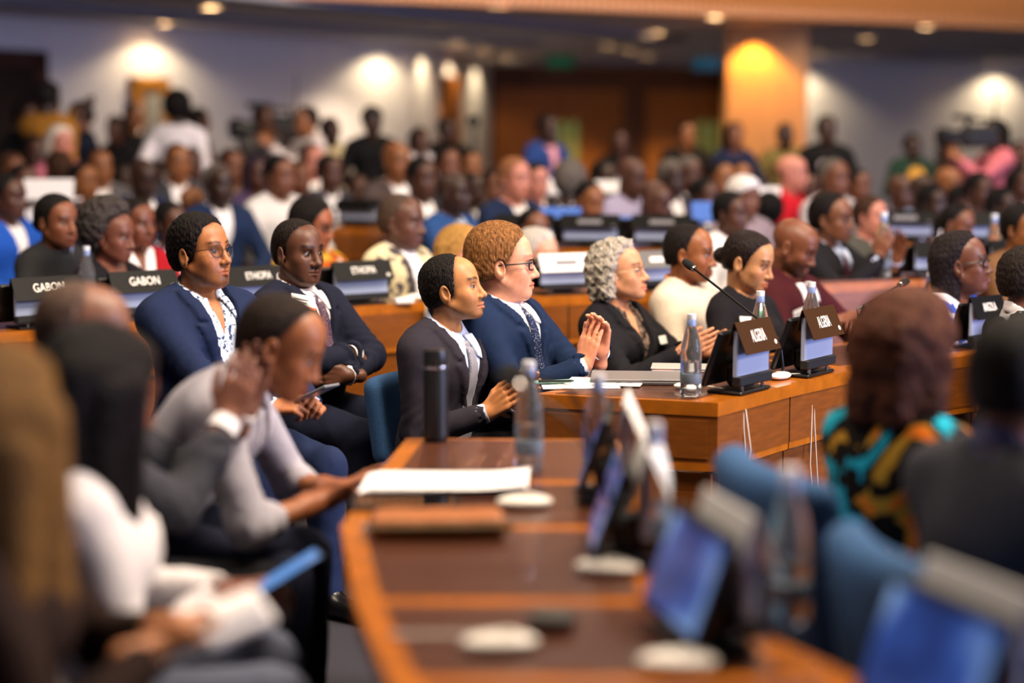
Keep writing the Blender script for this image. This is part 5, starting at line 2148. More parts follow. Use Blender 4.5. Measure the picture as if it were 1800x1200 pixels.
MB().lathe([(0, -.008), (.008, -.004), (.009, 0), (.008, .004), (0, .008)], 10, tuple(pp)).build('pendant', mat('gold', 'c9a050', rough=.25, metal=1), S7['root'], True)
S8 = person('man in dark suit with glasses clapping with white cuffs showing', 1462, 383, 338, -42, res='mid', hyaw=8, hpitch=0, skin='6e4530', hs=1.04,
            hair=dict(style='short', ax=.048, az=.082, t=.012, amp=.002, fr=200, temple=.012), haircol='120d0c',
            face=dict(brow=.25, glasses=dict(color='1a1516', w=.025, h=.017, label='dark framed glasses')), tie=True, cuffs=True,
            arms=[A((.36, -.07, .43), (.30, .15, .93), (-.1, .95, 0), .2, (-.2, -.6, -.8)), A((.40, .05, .42), (.3, -.15, .93), (0, -1, 0), .2, (-.2, .6, -.8))],
            cm=dict(jacket=BLACKJ, shirt=BLUE_S, tie=cloth('tie_wine', '3a1420'), trousers=TROUB))
S9 = person('man with round glasses and goatee in navy jacket and patterned shirt', 352, 442, 520, -42, res='hi', hyaw=14, hpitch=6, lean=-3, skin='a0663f', hs=1.0, fat=.03, sw=.19,
            hair=dict(style='short', ax=.066, az=.082, slope=1.8, temple=.004, t=.009, top=.018, amp=.002, fr=230, nape=-.09), haircol='130d0b',
            face=dict(beard=('tuft', .3), brow=.2, browt=1.0, lips=1.0, cheek=.004, glasses=dict(color='241c1c', w=.024, h=.021, sq=.95, t=.0014, metal=.6, label='thin round dark glasses')),
            outfit='suit', collar_open=.6, open_neck=.34, vee_z=.10, vee_w=.075, cuffs=True, shoes=True, iris='2a180e', gaze=(-10, 8), knee=(.45, .14),
            arms=[A((.41, -.05, .14), (.85, .45, .15), (-.2, .5, -.85), [.95, 1.0, 1.0, 1.05], (-.3, -.7, -.7), thumb=.7), A((.43, .10, .13), (.8, -.5, .25), (-.2, -.5, -.6), [.9, 1.0, 1.0, 1.0], (-.3, .7, -.7), thumb=.6)],
            cm=dict(jacket=NAVY, shirt=PAT_FLORAL, trousers=cloth('trousers_blue', '1f2a48', bump=.2)))
S10 = person('man with close-cropped hair and folded arms in dark suit wearing a badge', 524, 441, 462, -35, res='hi', hyaw=-4, hpitch=-2, lean=-4, skin='5b3a2b', hs=1.0, fat=.03, sw=.19,
            hair=dict(style='buzz', ax=.046, az=.086, slope=1.7, temple=.012, t=.0035, amp=.0007, fr=320, nape=-.095), haircol='1c1410',
            face=dict(beard=('moustache', .35), brow=.2, browt=1.15, lips=1.2, nose=1.12, cheek=.005), tie=True, cuffs=True, shoes=True, iris='1c100a', gaze=(14, -4), knee=(.42, .16),
            arms=[A((.225, .045, .245), (-.35, .93, .1), (-1, -.2, 0), .3, (.45, -1, -.55), hide=True, tuck=True, cutlen=.015), A((.265, -.055, .175), (-.45, -.9, .1), (-1, .2, 0), .3, (.45, 1, -.55), cutlen=.02)],
            cm=dict(jacket=DARKNAVY, shirt=WHITE_S, tie=PAT_TIE_PLUM, trousers=DARKNAVY))
badge(S10, -.10, .425, (.095, .062), border='c8502a', off=.020, roll=-.25)
S11 = person('woman in dark grey knit jumper with hair tied back at the left', 100, 388, 368, -40, res='mid', fem=True, hyaw=6, hpitch=-3, skin='7a4a33', hs=1.04,
            hair=dict(style='bun', t=.008, amp=.0012, fr=180, ax=.062, az=.078, slope=1.5, temple=.015, nape=-.08, bun=(-.115, -.02, .034)), haircol='151110',
            face=dict(brow=.3, lips=1.1), outfit='sweater', neck_r=.056, thick=.02, arms='desk', cm=dict(top=PAT_KNIT, trousers=TROUB))
S12 = person('woman with greying piled-up curls in black jacket', 197, 412, 384, -34, res='mid', fem=True, hyaw=16, hpitch=-8, skin='6a4032', hs=1.0,
            hair=dict(style='afro', r=.138, t=.014, amp=.008, fr=100, ax=.046, az=.072, slope=1.5, temple=.02), haircol='3a3432',
            face=dict(brow=.3, lips=1.15), outfit='sweater', vneck=.30, thick=.013, arms='desk', cm=dict(top=BLACKJ, trousers=TROUB))
S13 = person('woman in red jacket and white blouse', 240, 392, 352, -52, res='mid', fem=True, hyaw=14, hpitch=-2, skin='6a3c2a', hs=1.0,
            hair=dict(style='pulled', t=.007, amp=.001, fr=200, ax=.055, az=.078, slope=1.5), haircol='17100f',
            face=dict(brow=.3, lips=1.1), outfit='suit', collar=False, open_neck=.36, vee_z=.12, vee_w=.09, arms='lap', cm=dict(jacket=cloth('jacket_red', '9c1420'), shirt=WHITE_S, trousers=TROUB))
S14 = person('man with thick dark hair and glasses behind the man with folded arms', 548, 394, 346, -40, res='mid', hyaw=20, hpitch=-10, skin='96583c', hs=1.05,
            hair=dict(style='short', t=.012, top=.02, amp=.002, fr=180, ax=.068, az=.076, slope=1.7, temple=.004), haircol='171210',
            face=dict(brow=.25, beard=('moustache', .4), glasses=dict(color='141416', w=.026, h=.017, t=.0024, label='dark glasses')), outfit='sweater', thick=.014, arms='desk',
            cm=dict(top=cloth('shirt_saffron', 'c0742a', pattern=ramp_pattern('noise', 6, [(0, 'c8a03a'), (.48, 'b85a24'), (.58, 'd8d0c8')])), trousers=TROUB))
S15 = person('elderly man with shaven grey hair in black and cream printed robe', 706, 388, 352, -38, res='mid', hyaw=16, hpitch=-4, skin='5c3c30', hs=1.1, fat=.04,
            hair=dict(style='buzz', ax=.030, az=.090, slope=2, t=.003, amp=.0006, fr=300), haircol='4a3a30',
            face=dict(brow=.4, lips=1.15, nose=1.15, cheek=.006), outfit='suit', collar=False, vee_z=.05, vee_w=.06, arms='lap', cm=dict(jacket=PAT_ROBE, shirt=WHITE_S, trousers=PAT_ROBE))
S16 = person('blonde woman half hidden behind the red-haired man', 812, 442, 372, -30, res='mid', fem=True, hyaw=22, hpitch=0, skin='cf9478', hs=1.02,
            hair=dict(style='bob', t=.012, amp=.001, fr=150, len=.06, w=.074, th=.022, ax=.055, az=.080, slope=1.4, temple=.015), haircol='a87c40',
            face=dict(brow=.6), outfit='sweater', thick=.012, arms='lap', cm=dict(top=cloth('top_teal_dark', '24303c'), trousers=TROUB))
S17 = person('woman with grey bob in bright blue scarf clapping behind the red-haired man', 944, 448, 350, -50, res='mid', fem=True, hyaw=18, hpitch=-4, skin='d29a80', hs=1.06,
            hair=dict(style='bob', t=.016, top=.014, amp=.0015, fr=120, len=.07, w=.080, th=.024, ax=.070, az=.070, slope=1.3, temple=.02), haircol='b8b0a8',
            face=dict(brow=.6), outfit='sweater', thick=.018, sleeve=.8,
            arms=[A((.38, -.04, .38), (.25, .1, .95), (-.1, .95, 0), .15, (-.3, -.6, -.8), spread=.6), A((.40, .08, .38), (.3, -.1, .95), (0, -1, 0), .12, (-.3, .6, -.8), spread=.6)],
            cm=dict(top=PAT_SLEEVE, trousers=TROUB))
bq = S17['b']
pts = []
for k in range(24):
    a = 2 * math.pi * k / 24
    q = bq.T((.01 + .10 * math.cos(a), .11 * math.sin(a), .465 - .10 * max(0, math.cos(a))))
    pts.append(q + np.array((0, 0, bq.hipz)))
MB().tube(pts, .045, 10, closed=True).build('scarf', cloth('scarf_blue', '2450c0'), S17['root'], True)

# --- foreground, out of focus
F1 = person('bald man in dark grey suit clapping with raised hands in the left foreground', 150, 588, 770, 8, res='fg', hyaw=12, hpitch=-4, skin='7a5240', hs=1.02,
            hair=dict(style='buzz', ax=-.02, az=.05, slope=3.0, temple=.0, t=.002, amp=.0004, fr=300), haircol='5a463c',
            face=dict(brow=.4, glasses=dict(color='2a2a38', label='dark glasses')), cuffs=True,
            arms=[A((.36, .02, .41), (.35, .1, .93), (.1, 1, 0), .15, (-.1, -.5, -1)), A((.40, .13, .42), (.25, -.1, .95), (0, -1, 0), .15, (-.1, .5, -1))],
            cm=dict(jacket=GREYJ, shirt=WHITE_S, trousers=TROUB))
F2 = person('woman with long black hair in white knit jacket holding a phone', 178, 690, 905, 12, res='fg', fem=True, hyaw=26, hpitch=-16, lean=10, skin='6a3c2a', hs=1.04,
            hair=dict(style='long', t=.016, top=.016, amp=.0015, fr=160, len=.30, w=.066, th=.042, ax=.085, az=.070, slope=1.3, temple=.0, open=.03, locks=[((.02, -.075, .02), (.075, -.085, -.27), .034, .03), ((-.02, -.078, .0), (.02, -.10, -.30), .036, .03), ((.03, .07, .02), (.08, .075, -.25), .03, .026)]), haircol='140e0d', hairrough=.4,
            face=dict(brow=.3), outfit='suit', collar=False, vee_z=.16, vee_w=.05, open_neck=.3, fat=.01,
            arms=[A((.33, .03, .17), (.85, .3, .1), (-.1, .3, -.9), .6, (-.5, -.7, -.6), thumb=.5), A((.36, .12, .17), (.8, -.4, .2), (-.1, .3, -.9), .6, (-.3, .7, -.6))],
            cm=dict(jacket=PAT_RIB, shirt=WHITE_S, trousers=cloth('trousers_greyblue', '5a5f70')))
F3 = person('woman with long golden-brown hair in dark brown top at the left edge', 0, 745, 1110, 5, res='fg', fem=True, hyaw=58, hpitch=-8, lean=5, skin='b07850', hs=1.0,
            hair=dict(style='long', t=.016, top=.016, amp=.001, fr=130, len=.34, w=.075, th=.042, ax=.07, az=.075, slope=1.3, open=.0, locks=[((.0, -.085, .0), (.03, -.10, -.34), .04, .035), ((-.05, -.08, -.05), (-.05, -.10, -.36), .045, .04), ((.03, -.075, .02), (.07, -.085, -.28), .03, .026)]), haircol='664720',
            face=dict(brow=.5), outfit='sweater', thick=.014, arms=[A((.30, -.02, .25), (.8, .3, .1), (0, .2, .9), .4, (-.3, -.8, -.6)), A((.33, .10, .25), (.8, -.3, .1), (0, -.2, .9), .4, (-.3, .8, -.6))], cm=dict(top=cloth('top_brown', '24150f'), trousers=TROUB))
F4 = person('balding man in short-sleeved grey shirt bending over his phone', 494, 606, 700, -4, res='fg', hyaw=4, hpitch=-26, lean=40, skin='8a5434', hs=1.04, neck=(.075, 0, .13),
            hair=dict(style='buzz', ax=.030, az=.090, slope=2.0, temple=.01, t=.004, amp=.0007, fr=280, nape=-.095), haircol='221712',
            face=dict(brow=.3, eye_open=.0018), outfit='shirt', collar_open=.5, sleeve=.62, neck_r=.07, vneck=.36, vneck_w=.05,
            arms=[A((.52, -.03, .08), (.95, .2, .1), (0, .3, .9), .2, (-.4, -.8, -.5)), A((.54, .08, .08), (.95, -.2, .1), (0, -.3, .9), .2, (-.4, .8, -.5))],
            cm=dict(top=cloth('shirt_grey', '9c98a2'), collar=WHITE_S, trousers=DARKNAVY))
F5 = person('woman with auburn wavy hair in turquoise and orange print dress', 1596, 618, 775, 38, res='fg', fem=True, hyaw=6, hpitch=-4, skin='5c3826', hs=1.05,
            hair=dict(style='wave', t=.030, top=.022, amp=.006, fr=75, len=.12, w=.090, th=.040, ax=.07, az=.075, slope=1.3, open=.02), haircol='4c2818',
            face=dict(brow=.3), outfit='dress', sleeve=1.0, thick=.018, arms='desk', cm=dict(top=PAT_ORANGE, trousers=PAT_ORANGE), topname='dress')
F6 = person('man in grey jacket seen from behind at the right edge', 1800, 668, 960, 30, res='fg', hyaw=8, hpitch=-4, skin='6e432e', hs=1.02, sw=.19, lean=6,
            hair=dict(style='short', t=.008, amp=.0012, fr=220, nape=-.09), haircol='120d0c', face=dict(brow=.3), arms='desk', cm=dict(jacket=GREYJ, shirt=cloth('shirt_violet', '4a4a66'), trousers=TROUB))
F7 = person('man with short dark curls cut off by the right edge', 1810, 492, 470, 10, res='fg', hyaw=0, hpitch=0, skin='6e432e',
            hair=dict(style='short', t=.014, amp=.003, fr=200), haircol='1a120e', arms='lap', cm=dict(jacket=BLACKJ, shirt=WHITE_S, trousers=TROUB))


def held(name, label, cat, info, arm, parts, off=(0.09, 0.0, 0.02), rot=(0, 0, 0)):
    b = info['b']
    S, E, W, a, sd = b.arms[arm]
    yr = info['root'].rotation_euler.z
    q = W + np.array(off) + np.array((0, 0, b.hipz))
    w = np.array(info['root'].location) + rot_ypr(yr) @ q * info['root'].scale[0]
    o = empty(name, tuple(w), yr)
    o.rotation_euler = (rot[0], rot[1], yr + rot[2])
    tag(o, label, cat)
    for (nm, c, s_, m) in parts:
        MB().box(c, s_, bevel=min(s_) * .3).build(nm, m, o)
    return o


M_PHONE = mat('phone_case', '8e8e92', rough=.3, metal=.5)
M_PSCR = mat('phone_screen', '0a0a0c', rough=.05)
M_PBLUE = mat('phone_screen_lit', '2a4a80', rough=.1, emit='6a9ad8', estr=.7)
held('phone', 'silver phone in the hands of the man with round glasses', 'phone', S9, 0, [('phone_body', (0, 0, 0), (.15, .072, .009), M_PHONE), ('screen', (0, 0, .0048), (.14, .066, .0008), M_PSCR)], (.135, .07, .055), (0, -.42, .1))
held('phone', 'phone with lit blue screen held by the woman in white jacket', 'phone', F2, 0, [('phone_body', (0, 0, 0), (.15, .072, .009), M_BLACK), ('screen', (0, 0, .0048), (.14, .066, .0008), M_PBLUE)], (.15, .04, .05), (0, -.5, .1))
held('phone', 'dark phone in the hands of the bending man', 'phone', F4, 0, [('phone_body', (0, 0, 0), (.15, .072, .009), M_BLACK), ('screen', (0, 0, .0048), (.14, .066, .0008), M_PBLUE)], (.15, .03, .035), (0, -.1, .1))
held('handkerchief', 'white folded handkerchief in the lower left corner', 'handkerchief', F3, 0, [('fold', (0, 0, 0), (.12, .09, .02), M_PAPER), ('fold', (.01, .01, .018), (.09, .07, .018), M_PAPER)], (.13, .03, .035), (.2, -.3, .3))
# ------------------------------------------------------------------ the crowd further back, out of focus
SK = dict(d='36221a', m='4e3024', l='6e4430', p='b87866', o='80502f')
HK = dict(k='100c0b', g='5c544e', w='cfc6ba', b='3a2418', y='a8906a')


# people whose place shows clearly in the photograph keep it
FIXED = [(107, 252, 215), (312, 284, 228), (338, 358, 262), (385, 322, 268), (797, 338, 285), (905, 314, 268), (1004, 322, 258), (1036, 352, 278), (1110, 310, 250), (1152, 352, 280), (1308, 345, 275), (1285, 374, 308), (1392, 304, 232), (1530, 380, 300), (1682, 394, 312), (312, 192, 192), (538, 212, 190), (654, 214, 192), (962, 225, 188), (1453, 228, 196), (1748, 236, 205)]
TAKEN = [at_depth(x, y, F_PX / s)[:2] for x, y, s in FIXED] + [np.array(o.location[:2]) for o in bpy.data.objects if o.get('category') == 'person']


def seg_dist(p, a, b):
    t = np.clip((p - a) @ (b - a) / ((b - a) @ (b - a)), 0, 1)
    return np.linalg.norm(p - a - t * (b - a))


def free_scale(x, y, s):
    """step back or forward along the sight line until nobody and no desk is in the way"""
    if (x, y, s) in FIXED:
        return s
    best = (-1, s)
    for k in (1, .965, 1.035, .93, 1.07, .895, .86, 1.10, .83):
        p = at_depth(x, y, F_PX / (s * k))[:2]
        room = min([np.linalg.norm(p - q) for q in TAKEN] + [9])
        desk = min(seg_dist(p, a, b) for a, b in DESK_MID)
        sc = min(room / .50, desk / .50)
        if sc >= 1:
            best = (sc, s * k)
            break
        if sc > best[0]:
            best = (sc, s * k)
    TAKEN.append(at_depth(x, y, F_PX / best[1])[:2])
    return best[1]


def C(label, x, y, s, cloth_c, skin='m', hair='short', hc='k', yaw=-45, arms='lap', outfit='suit', fem=False, stand=False, shirt='e8e4e6', hy=10, hp=-2, group='seated delegates further back', extra=None):
    hrs = {'short': dict(style='short', t=.010, amp=.0, ax=.055, az=.08), 'buzz': dict(style='buzz', t=.004, amp=.0, ax=.04, az=.088), 'bald': dict(style='none'),
           'back': dict(style='short', t=.012, amp=.0, ax=.06, az=.078), 'long': dict(style='long', t=.014, amp=.0, len=.2, w=.07, th=.034, ax=.06, az=.08, slope=1.3),
           'bob': dict(style='bob', t=.016, amp=.0, len=.08, w=.076, th=.028, ax=.06, az=.076, slope=1.3), 'afro': dict(style='afro', r=.125, t=.012, amp=.003, fr=90, ax=.055, az=.075),
           'bun': dict(style='bun', t=.008, amp=.0, ax=.06, az=.078), 'cap': dict(style='short', t=.018, amp=.0, ax=.09, az=.06, side=.02, nape=-.02, slope=.8)}
    s = free_scale(x, y, s)
    key = (hair, outfit, arms if isinstance(arms, str) else repr(arms), fem, stand, hy, hp)
    sp = dict(res='lo', tpl=key, hair=hrs[hair], outfit=outfit, arms=arms, fem=fem, stand=stand, hyaw=hy, hpitch=hp, skin=SK.get(skin, skin), haircol=HK.get(hc, hc),
              sleeve=.6 if outfit == 'tee' else 1.0, thick=.014)
    cm = dict(jacket=cloth_c, top=cloth_c, shirt=shirt, trousers='16161c')
    sp['cm'] = cm
    if extra:
        sp.update(extra)
    return person(label, x, y, s, yaw, group=('people standing at the back' if stand and group.startswith('seated') else group), **sp)


# seated, left to right
C('man in bright blue jacket at the far left edge', 14, 345, 305, '1f4fae', 'm', 'short', yaw=-30)
C('person with pale blond hair in pink top', 107, 252, 215, 'b0647c', 'p', 'bob', 'w', -60, outfit='sweater', fem=True)
C('person with brown hair seen from behind above the white laptop lid', 103, 298, 235, '4a4440', 'l', 'back', 'b', 120, outfit='sweater')
C('man with shining forehead above the piled-up curls', 146, 318, 245, '2a2a36', 'o', 'buzz', 'k', -30)
C('man with brown face beside the pink top', 176, 292, 232, '5a565c', 'o', 'buzz', 'b', -70)
C('man in pale blue shirt behind the curls', 214, 312, 230, '8d9cba', 'd', 'short', 'k', -40, outfit='sweater')
C('dark-skinned man looking down behind the woman in red', 252, 312, 235, '1f2a48', 'd', 'bald', 'k', -50, hp=-15)
C('woman in dark top with white collar left of the orange bald head', 284, 318, 232, '1c1c26', 'd', 'afro', 'k', -60, fem=True)
C('man with lit face under the man in white tee', 312, 284, 228, '3a3a40', 'o', 'buzz', 'k', -70, arms='clap')
C('man with dark face right under the white tee', 337, 288, 226, '2a2628', 'm', 'short', 'k', -80)
C('bald orange-lit head seen from behind above the round glasses', 338, 358, 262, '2c3450', 'o', 'bald', 'k', 60)
C('elder in white shirt and blue tie above the round glasses', 385, 322, 268, '1c2a48', 'd', 'buzz', 'g', -55)
C('man with rosy face left of the camera tripod', 407, 292, 232, '8a7468', 'l', 'short', 'b', -60, arms='clap', outfit='sweater')
C('woman in violet headscarf below the camera tripod', 452, 305, 235, '4a3a58', 'm', 'long', '2a2030', -60, outfit='sweater', fem=True)
C('man in white collar below the video camera', 492, 308, 240, 'd6d2d0', 'l', 'short', 'k', -50, outfit='sweater')
C('man with cheeks lit behind the thick dark hair', 524, 312, 245, '9a8a80', 'l', 'short', 'b', -50, outfit='sweater')
C('pink-faced man below the cameraman in white', 548, 281, 228, '6a5a60', 'p', 'short', 'b', -60)
C('woman with dark hair in white blouse left of the black cap', 580, 302, 248, '3a3a44', 'm', 'short', 'k', -55, fem=True)
C('person in pale grey shirt below the black cap', 628, 330, 236, '8c8a90', 'm', 'short', 'k', -70, outfit='sweater', arms='clap')
C('man with reddish lit head right of the black cap', 697, 282, 232, '4a3e3c', 'o', 'bald', 'k', -60)
C('man with brown face behind the elder in printed robe', 692, 318, 240, '3c3a40', 'm', 'buzz', 'k', -50)
C('man in blue jacket with bald dark head clapping', 797, 338, 285, '2a4a80', 'd', 'bald', 'k', -35, arms='clap', shirt='b8c4d8')
C('dark-skinned man right behind the blue jacket', 832, 332, 262, '26262e', 'd', 'buzz', 'k', -45)
C('dark-haired person under the narrow corridor door', 786, 288, 222, '241e20', 'l', 'short', 'k', -60)
C('small lit face beside the narrow corridor door', 826, 292, 214, '2c2428', 'o', 'short', 'k', -70)
C('pink-faced man in navy suit clapping before the wooden doors', 905, 314, 268, '1c2844', 'p', 'short', '8a5a3a', -55, arms='clap')
C('woman with pale face beside the pink-faced man', 942, 318, 242, '3a343a', 'p', 'bob', 'k', -65, fem=True)
C('person with round greying hair before the doors', 1004, 322, 258, '2a2626', 'd', 'afro', 'g', 60, fem=True)
C('man in white collar looking down before the dark units', 1036, 352, 278, '26303c', 'o', 'buzz', 'k', -60, hp=-14)
C('man with tall lit forehead in lavender shirt', 1110, 310, 250, '9c94b0', 'm', 'bald', 'k', -50, outfit='sweater', hp=-10)
C('bald man leaning forward right of the lavender shirt', 1152, 352, 280, '5a4448', 'm', 'bald', 'k', -40, hp=-20, outfit='sweater')
C('man with greying hair below the woman in black', 1180, 312, 245, '2c2a34', 'd', 'short', 'g', -60)
C('dark-haired man in dark suit left of the blue folder', 1212, 305, 238, '2a2430', 'm', 'short', 'g', -70)
C('man with hand at his chin before the column', 1268, 316, 240, '5a4a78', 'o', 'buzz', 'k', -60, arms='chin', outfit='sweater')
C('man with orange-lit face before the column', 1301, 312, 240, '3a3230', 'o', 'buzz', 'k', -75)
C('person in white cap behind the man in white shirt', 1308, 345, 275, '8a7a80', 'l', 'cap', 'e8e0dc', -60, outfit='sweater')
C('man in white shirt with glasses behind the young woman in black', 1285, 374, 308, 'e2dede', 'm', 'short', 'k', -48, outfit='sweater')
C('dark head seen from behind left of the shaved head', 1350, 374, 290, '1c1c22', 'm', 'afro', 'k', 80)
C('person in red jacket with pink face before the column', 1392, 304, 232, 'a81422', 'p', 'bald', 'k', -30, outfit='sweater')
C('greying man in white and red under the black tee', 1466, 312, 250, 'b0a8ac', 'l', 'buzz', 'g', -60, outfit='sweater')
C('person in dark red stripe behind the clapping dark suit', 1418, 330, 248, '4a2a2a', 'm', 'short', 'k', -60)
C('rosy-faced man clapping right of the dark suit', 1530, 380, 300, '45443f', 'p', 'short', 'b', -50, arms='clap')
C('man in navy suit and white shirt below the green jersey', 1584, 336, 252, '222c46', 'm', 'bald', 'k', -65)
C('man in pale blue shirt below the dark uniform', 1624, 338, 250, '7c90b4', 'd', 'bald', 'k', -60, outfit='sweater', arms='clap')
C('man with lit brow in profile above the mustard shirt', 1690, 352, 275, '2c2a30', 'm', 'short', 'k', -35)
C('balding man in mustard shirt behind the woman in print dress', 1682, 394, 312, '9a7236', 'l', 'buzz', 'k', -45, outfit='sweater', hp=-16)
C('man in striped white shirt at the right clapping', 1762, 362, 280, 'd0ccd4', 'd', 'short', 'k', -50, outfit='sweater', arms='clap')
C('small lit head under the camera operator', 1668, 322, 226, '3a3632', 'o', 'bald', 'k', -60)
C('dark-haired person under the pink shirt', 1722, 334, 240, '2c2628', 'm', 'short', 'k', -60)
C('dark figure at the right edge below the pink shirt', 1795, 322, 236, '16161a', 'm', 'long', 'k', -70, fem=True)
C('clapping person cut off by the right edge', 1796, 402, 320, '6a4a30', 'o', 'short', 'k', -60, arms='clap', outfit='sweater')
C('brown-faced man behind the grey bob', 938, 402, 318, '20222c', 'l', 'buzz', 'k', -60)
C('man in dark suit at the left under the mustard shirt', 62, 268, 220, '1c1c22', 'm', 'short', 'k', -55)
C('man clapping in white at the left edge', 20, 300, 238, 'dcd8d8', 'l', 'short', 'b', -40, arms='clap', outfit='sweater')
C('man with dark face low behind the man with glasses', 300, 392, 318, '23304c', 'm', 'short', 'k', -45)
C('man in dark suit before the left wall', 362, 284, 222, '26242a', 'm', 'short', 'k', -60)
C('person in dark suit low before the back doors', 1062, 312, 236, '24222a', 'd', 'short', 'k', -60)
C('man in grey jacket under the woman in navy', 1240, 345, 262, '3c3c46', 'm', 'short', 'k', -55)
C('person in dark top low before the right wall', 1508, 325, 240, '4a4038', 'l', 'bun', 'k', -65, fem=True, arms='clap', outfit='sweater')
C('man in dark jacket behind the blue chair back', 742, 312, 236, '2c2a32', 'm', 'short', 'k', -55)
C('man in grey suit left of the pink-faced man', 866, 326, 250, 'c8c4c4', 'l', 'short', 'k', -60, outfit='sweater')
C('dark-haired man low left of the striped white shirt', 1640, 356, 268, '24262e', 'd', 'short', 'k', -60)
C('man in dark shirt low beside the white laptop lid', 42, 322, 258, '2a2028', 'm', 'buzz', 'k', -40)

# standing along the walls, left to right
ST = 192
C('man in mustard shirt seen from behind raising his arm', 86, 172, 196, '9c6a28', 'd', 'short', 'k', 75, arms=[ARMS['down'][0], dict(w=(.30, -.12, .52), f=(.6, -.3, .8), n=(0, -1, 0), curl=.4, pole=(.2, 1, -.6))], outfit='sweater', stand=True)
C('man in dark navy beside the mustard shirt', 44, 205, 190, '14161f', 'm', 'short', 'k', -20, arms='down', stand=True)
C('man in navy polo filming to the left', 140, 205, 190, '151a28', 'l', 'short', 'k', -160, arms='up', outfit='sweater', stand=True)
C('woman with dark hair and white badge left of the glazed door', 203, 226, 186, '18161a', 'm', 'bob', 'k', -120, arms='front', outfit='sweater', fem=True, stand=True)
C('man in black before the glazed door', 236, 204, 190, '0e0e10', 'o', 'short', 'k', -60, arms='front', outfit='sweater', stand=True)
C('man in white tee seen from behind', 312, 192, 192, 'd6d0d6', 'd', 'afro', 'k', 85, arms='down', outfit='tee', stand=True)
C('dark figure right of the white tee', 349, 212, 186, '1a1a20', 'm', 'short', 'k', 20, arms='down', stand=True)
C('man behind the video camera, only his head showing', 464, 208, 184, '4a4648', 'm', 'short', 'k', -60, arms='cam', outfit='sweater', stand=True)
C('cameraman in white shirt beside the tripod', 538, 212, 190, 'd4c8c8', 'o', 'short', 'k', -150, arms='cam', outfit='sweater', stand=True)
C('person with dark head in beige top by the left wall', 581, 229, 184, 'c0b090', 'd', 'short', 'k', -60, arms='down', outfit='sweater', stand=True)
C('man in black cap and black tee', 654, 214, 192, '101012', 'd', 'cap', '16161a', -85, arms='front', outfit='tee', stand=True)
C('woman in pale grey blouse near the corridor door', 738, 246, 186, 'b8b0b4', 'm', 'bob', 'k', -60, arms='front', outfit='sweater', fem=True, stand=True)
C('man in black standing before the corridor door', 786, 228, 184, '141210', 'd', 'short', 'k', -70, arms='front', outfit='sweater', stand=True)
C('man in blue suit and pink shirt before the double doors', 962, 225, 188, '22386e', 'd', 'buzz', 'k', -50, arms='front', stand=True, shirt='c88a90')
C('woman in black before the double doors', 1090, 248, 182, '121012', 'm', 'long', 'k', -100, arms='front', outfit='sweater', fem=True, stand=True)
C('man in black and orange left of the column', 1206, 236, 184, '1c1612', 'o', 'short', 'k', -80, arms='front', outfit='sweater', stand=True)
C('woman in navy with white badge before the column', 1291, 238, 190, '161c34', 'l', 'long', 'k', -85, arms='front', outfit='sweater', fem=True, stand=True)
C('man in khaki vest before the column', 1380, 238, 190, '6a5c34', 'd', 'buzz', 'k', -95, arms='front', outfit='sweater', stand=True)
C('broad man in black tee with round emblem', 1453, 228, 196, '0d0d0e', 'd', 'short', 'k', -95, arms='front', outfit='tee', stand=True)
C('man in green and yellow jersey at the right wall', 1604, 256, 182, '1a3024', 'd', 'short', 'k', -80, arms='front', outfit='tee', stand=True)
C('person in dark uniform at the right wall', 1666, 268, 180, '28241a', 'm', 'long', 'k', -75, arms='front', outfit='sweater', stand=True)
OPR = C('camera operator with long black hair in pink shirt', 1748, 236, 205, 'b0606c', 'o', 'long', 'k', -165, arms='cam', outfit='sweater', stand=True)
C('person in grey patterned shirt behind the camera operator', 1792, 270, 190, '7a8078', 'm', 'short', 'k', -90, arms='front', outfit='tee', stand=True)


def chest_mark(info, y, z, r, color, name='shirt_print'):
    p, n = surf_point(info, y, z, .016, .014)
    o = MB().lathe([(0, 0), (r, 0), (r, -.01)], 18).build(name, mat('print_' + color, color, rough=.6), info['root'])
    o.matrix_local = Matrix.Translation(p) @ Vector(n).to_track_quat('Z', 'Y').to_matrix().to_4x4()


PEOPLE = {o['label']: o for o in bpy.data.objects if o.get('category') == 'person'}


def mark_on(label, y, z, r, color):
    root = PEOPLE[label]
    for key, (b, res) in _tpl.items():
        if any(ch.data == res['body'] for ch in root.children):
            chest_mark(dict(b=b, root=root), y, z, r, color)


mark_on('woman in navy with white badge before the column', -.02, .30, .06, 'd8d4dc')
mark_on('broad man in black tee with round emblem', -.02, .32, .055, 'b8a8b0')
mark_on('man in green and yellow jersey at the right wall', .0, .33, .09, 'c8902a')
mark_on('woman in black before the double doors', -.05, .28, .065, 'c0b8bc')
mark_on('woman with dark hair and white badge left of the glazed door', -.03, .26, .06, 'c8b8b0')
mark_on('man in khaki vest before the column', .0, .25, .05, 'b8b0b8')
mark_on('man in black and orange left of the column', .0, .30, .06, 'c0a0a0')


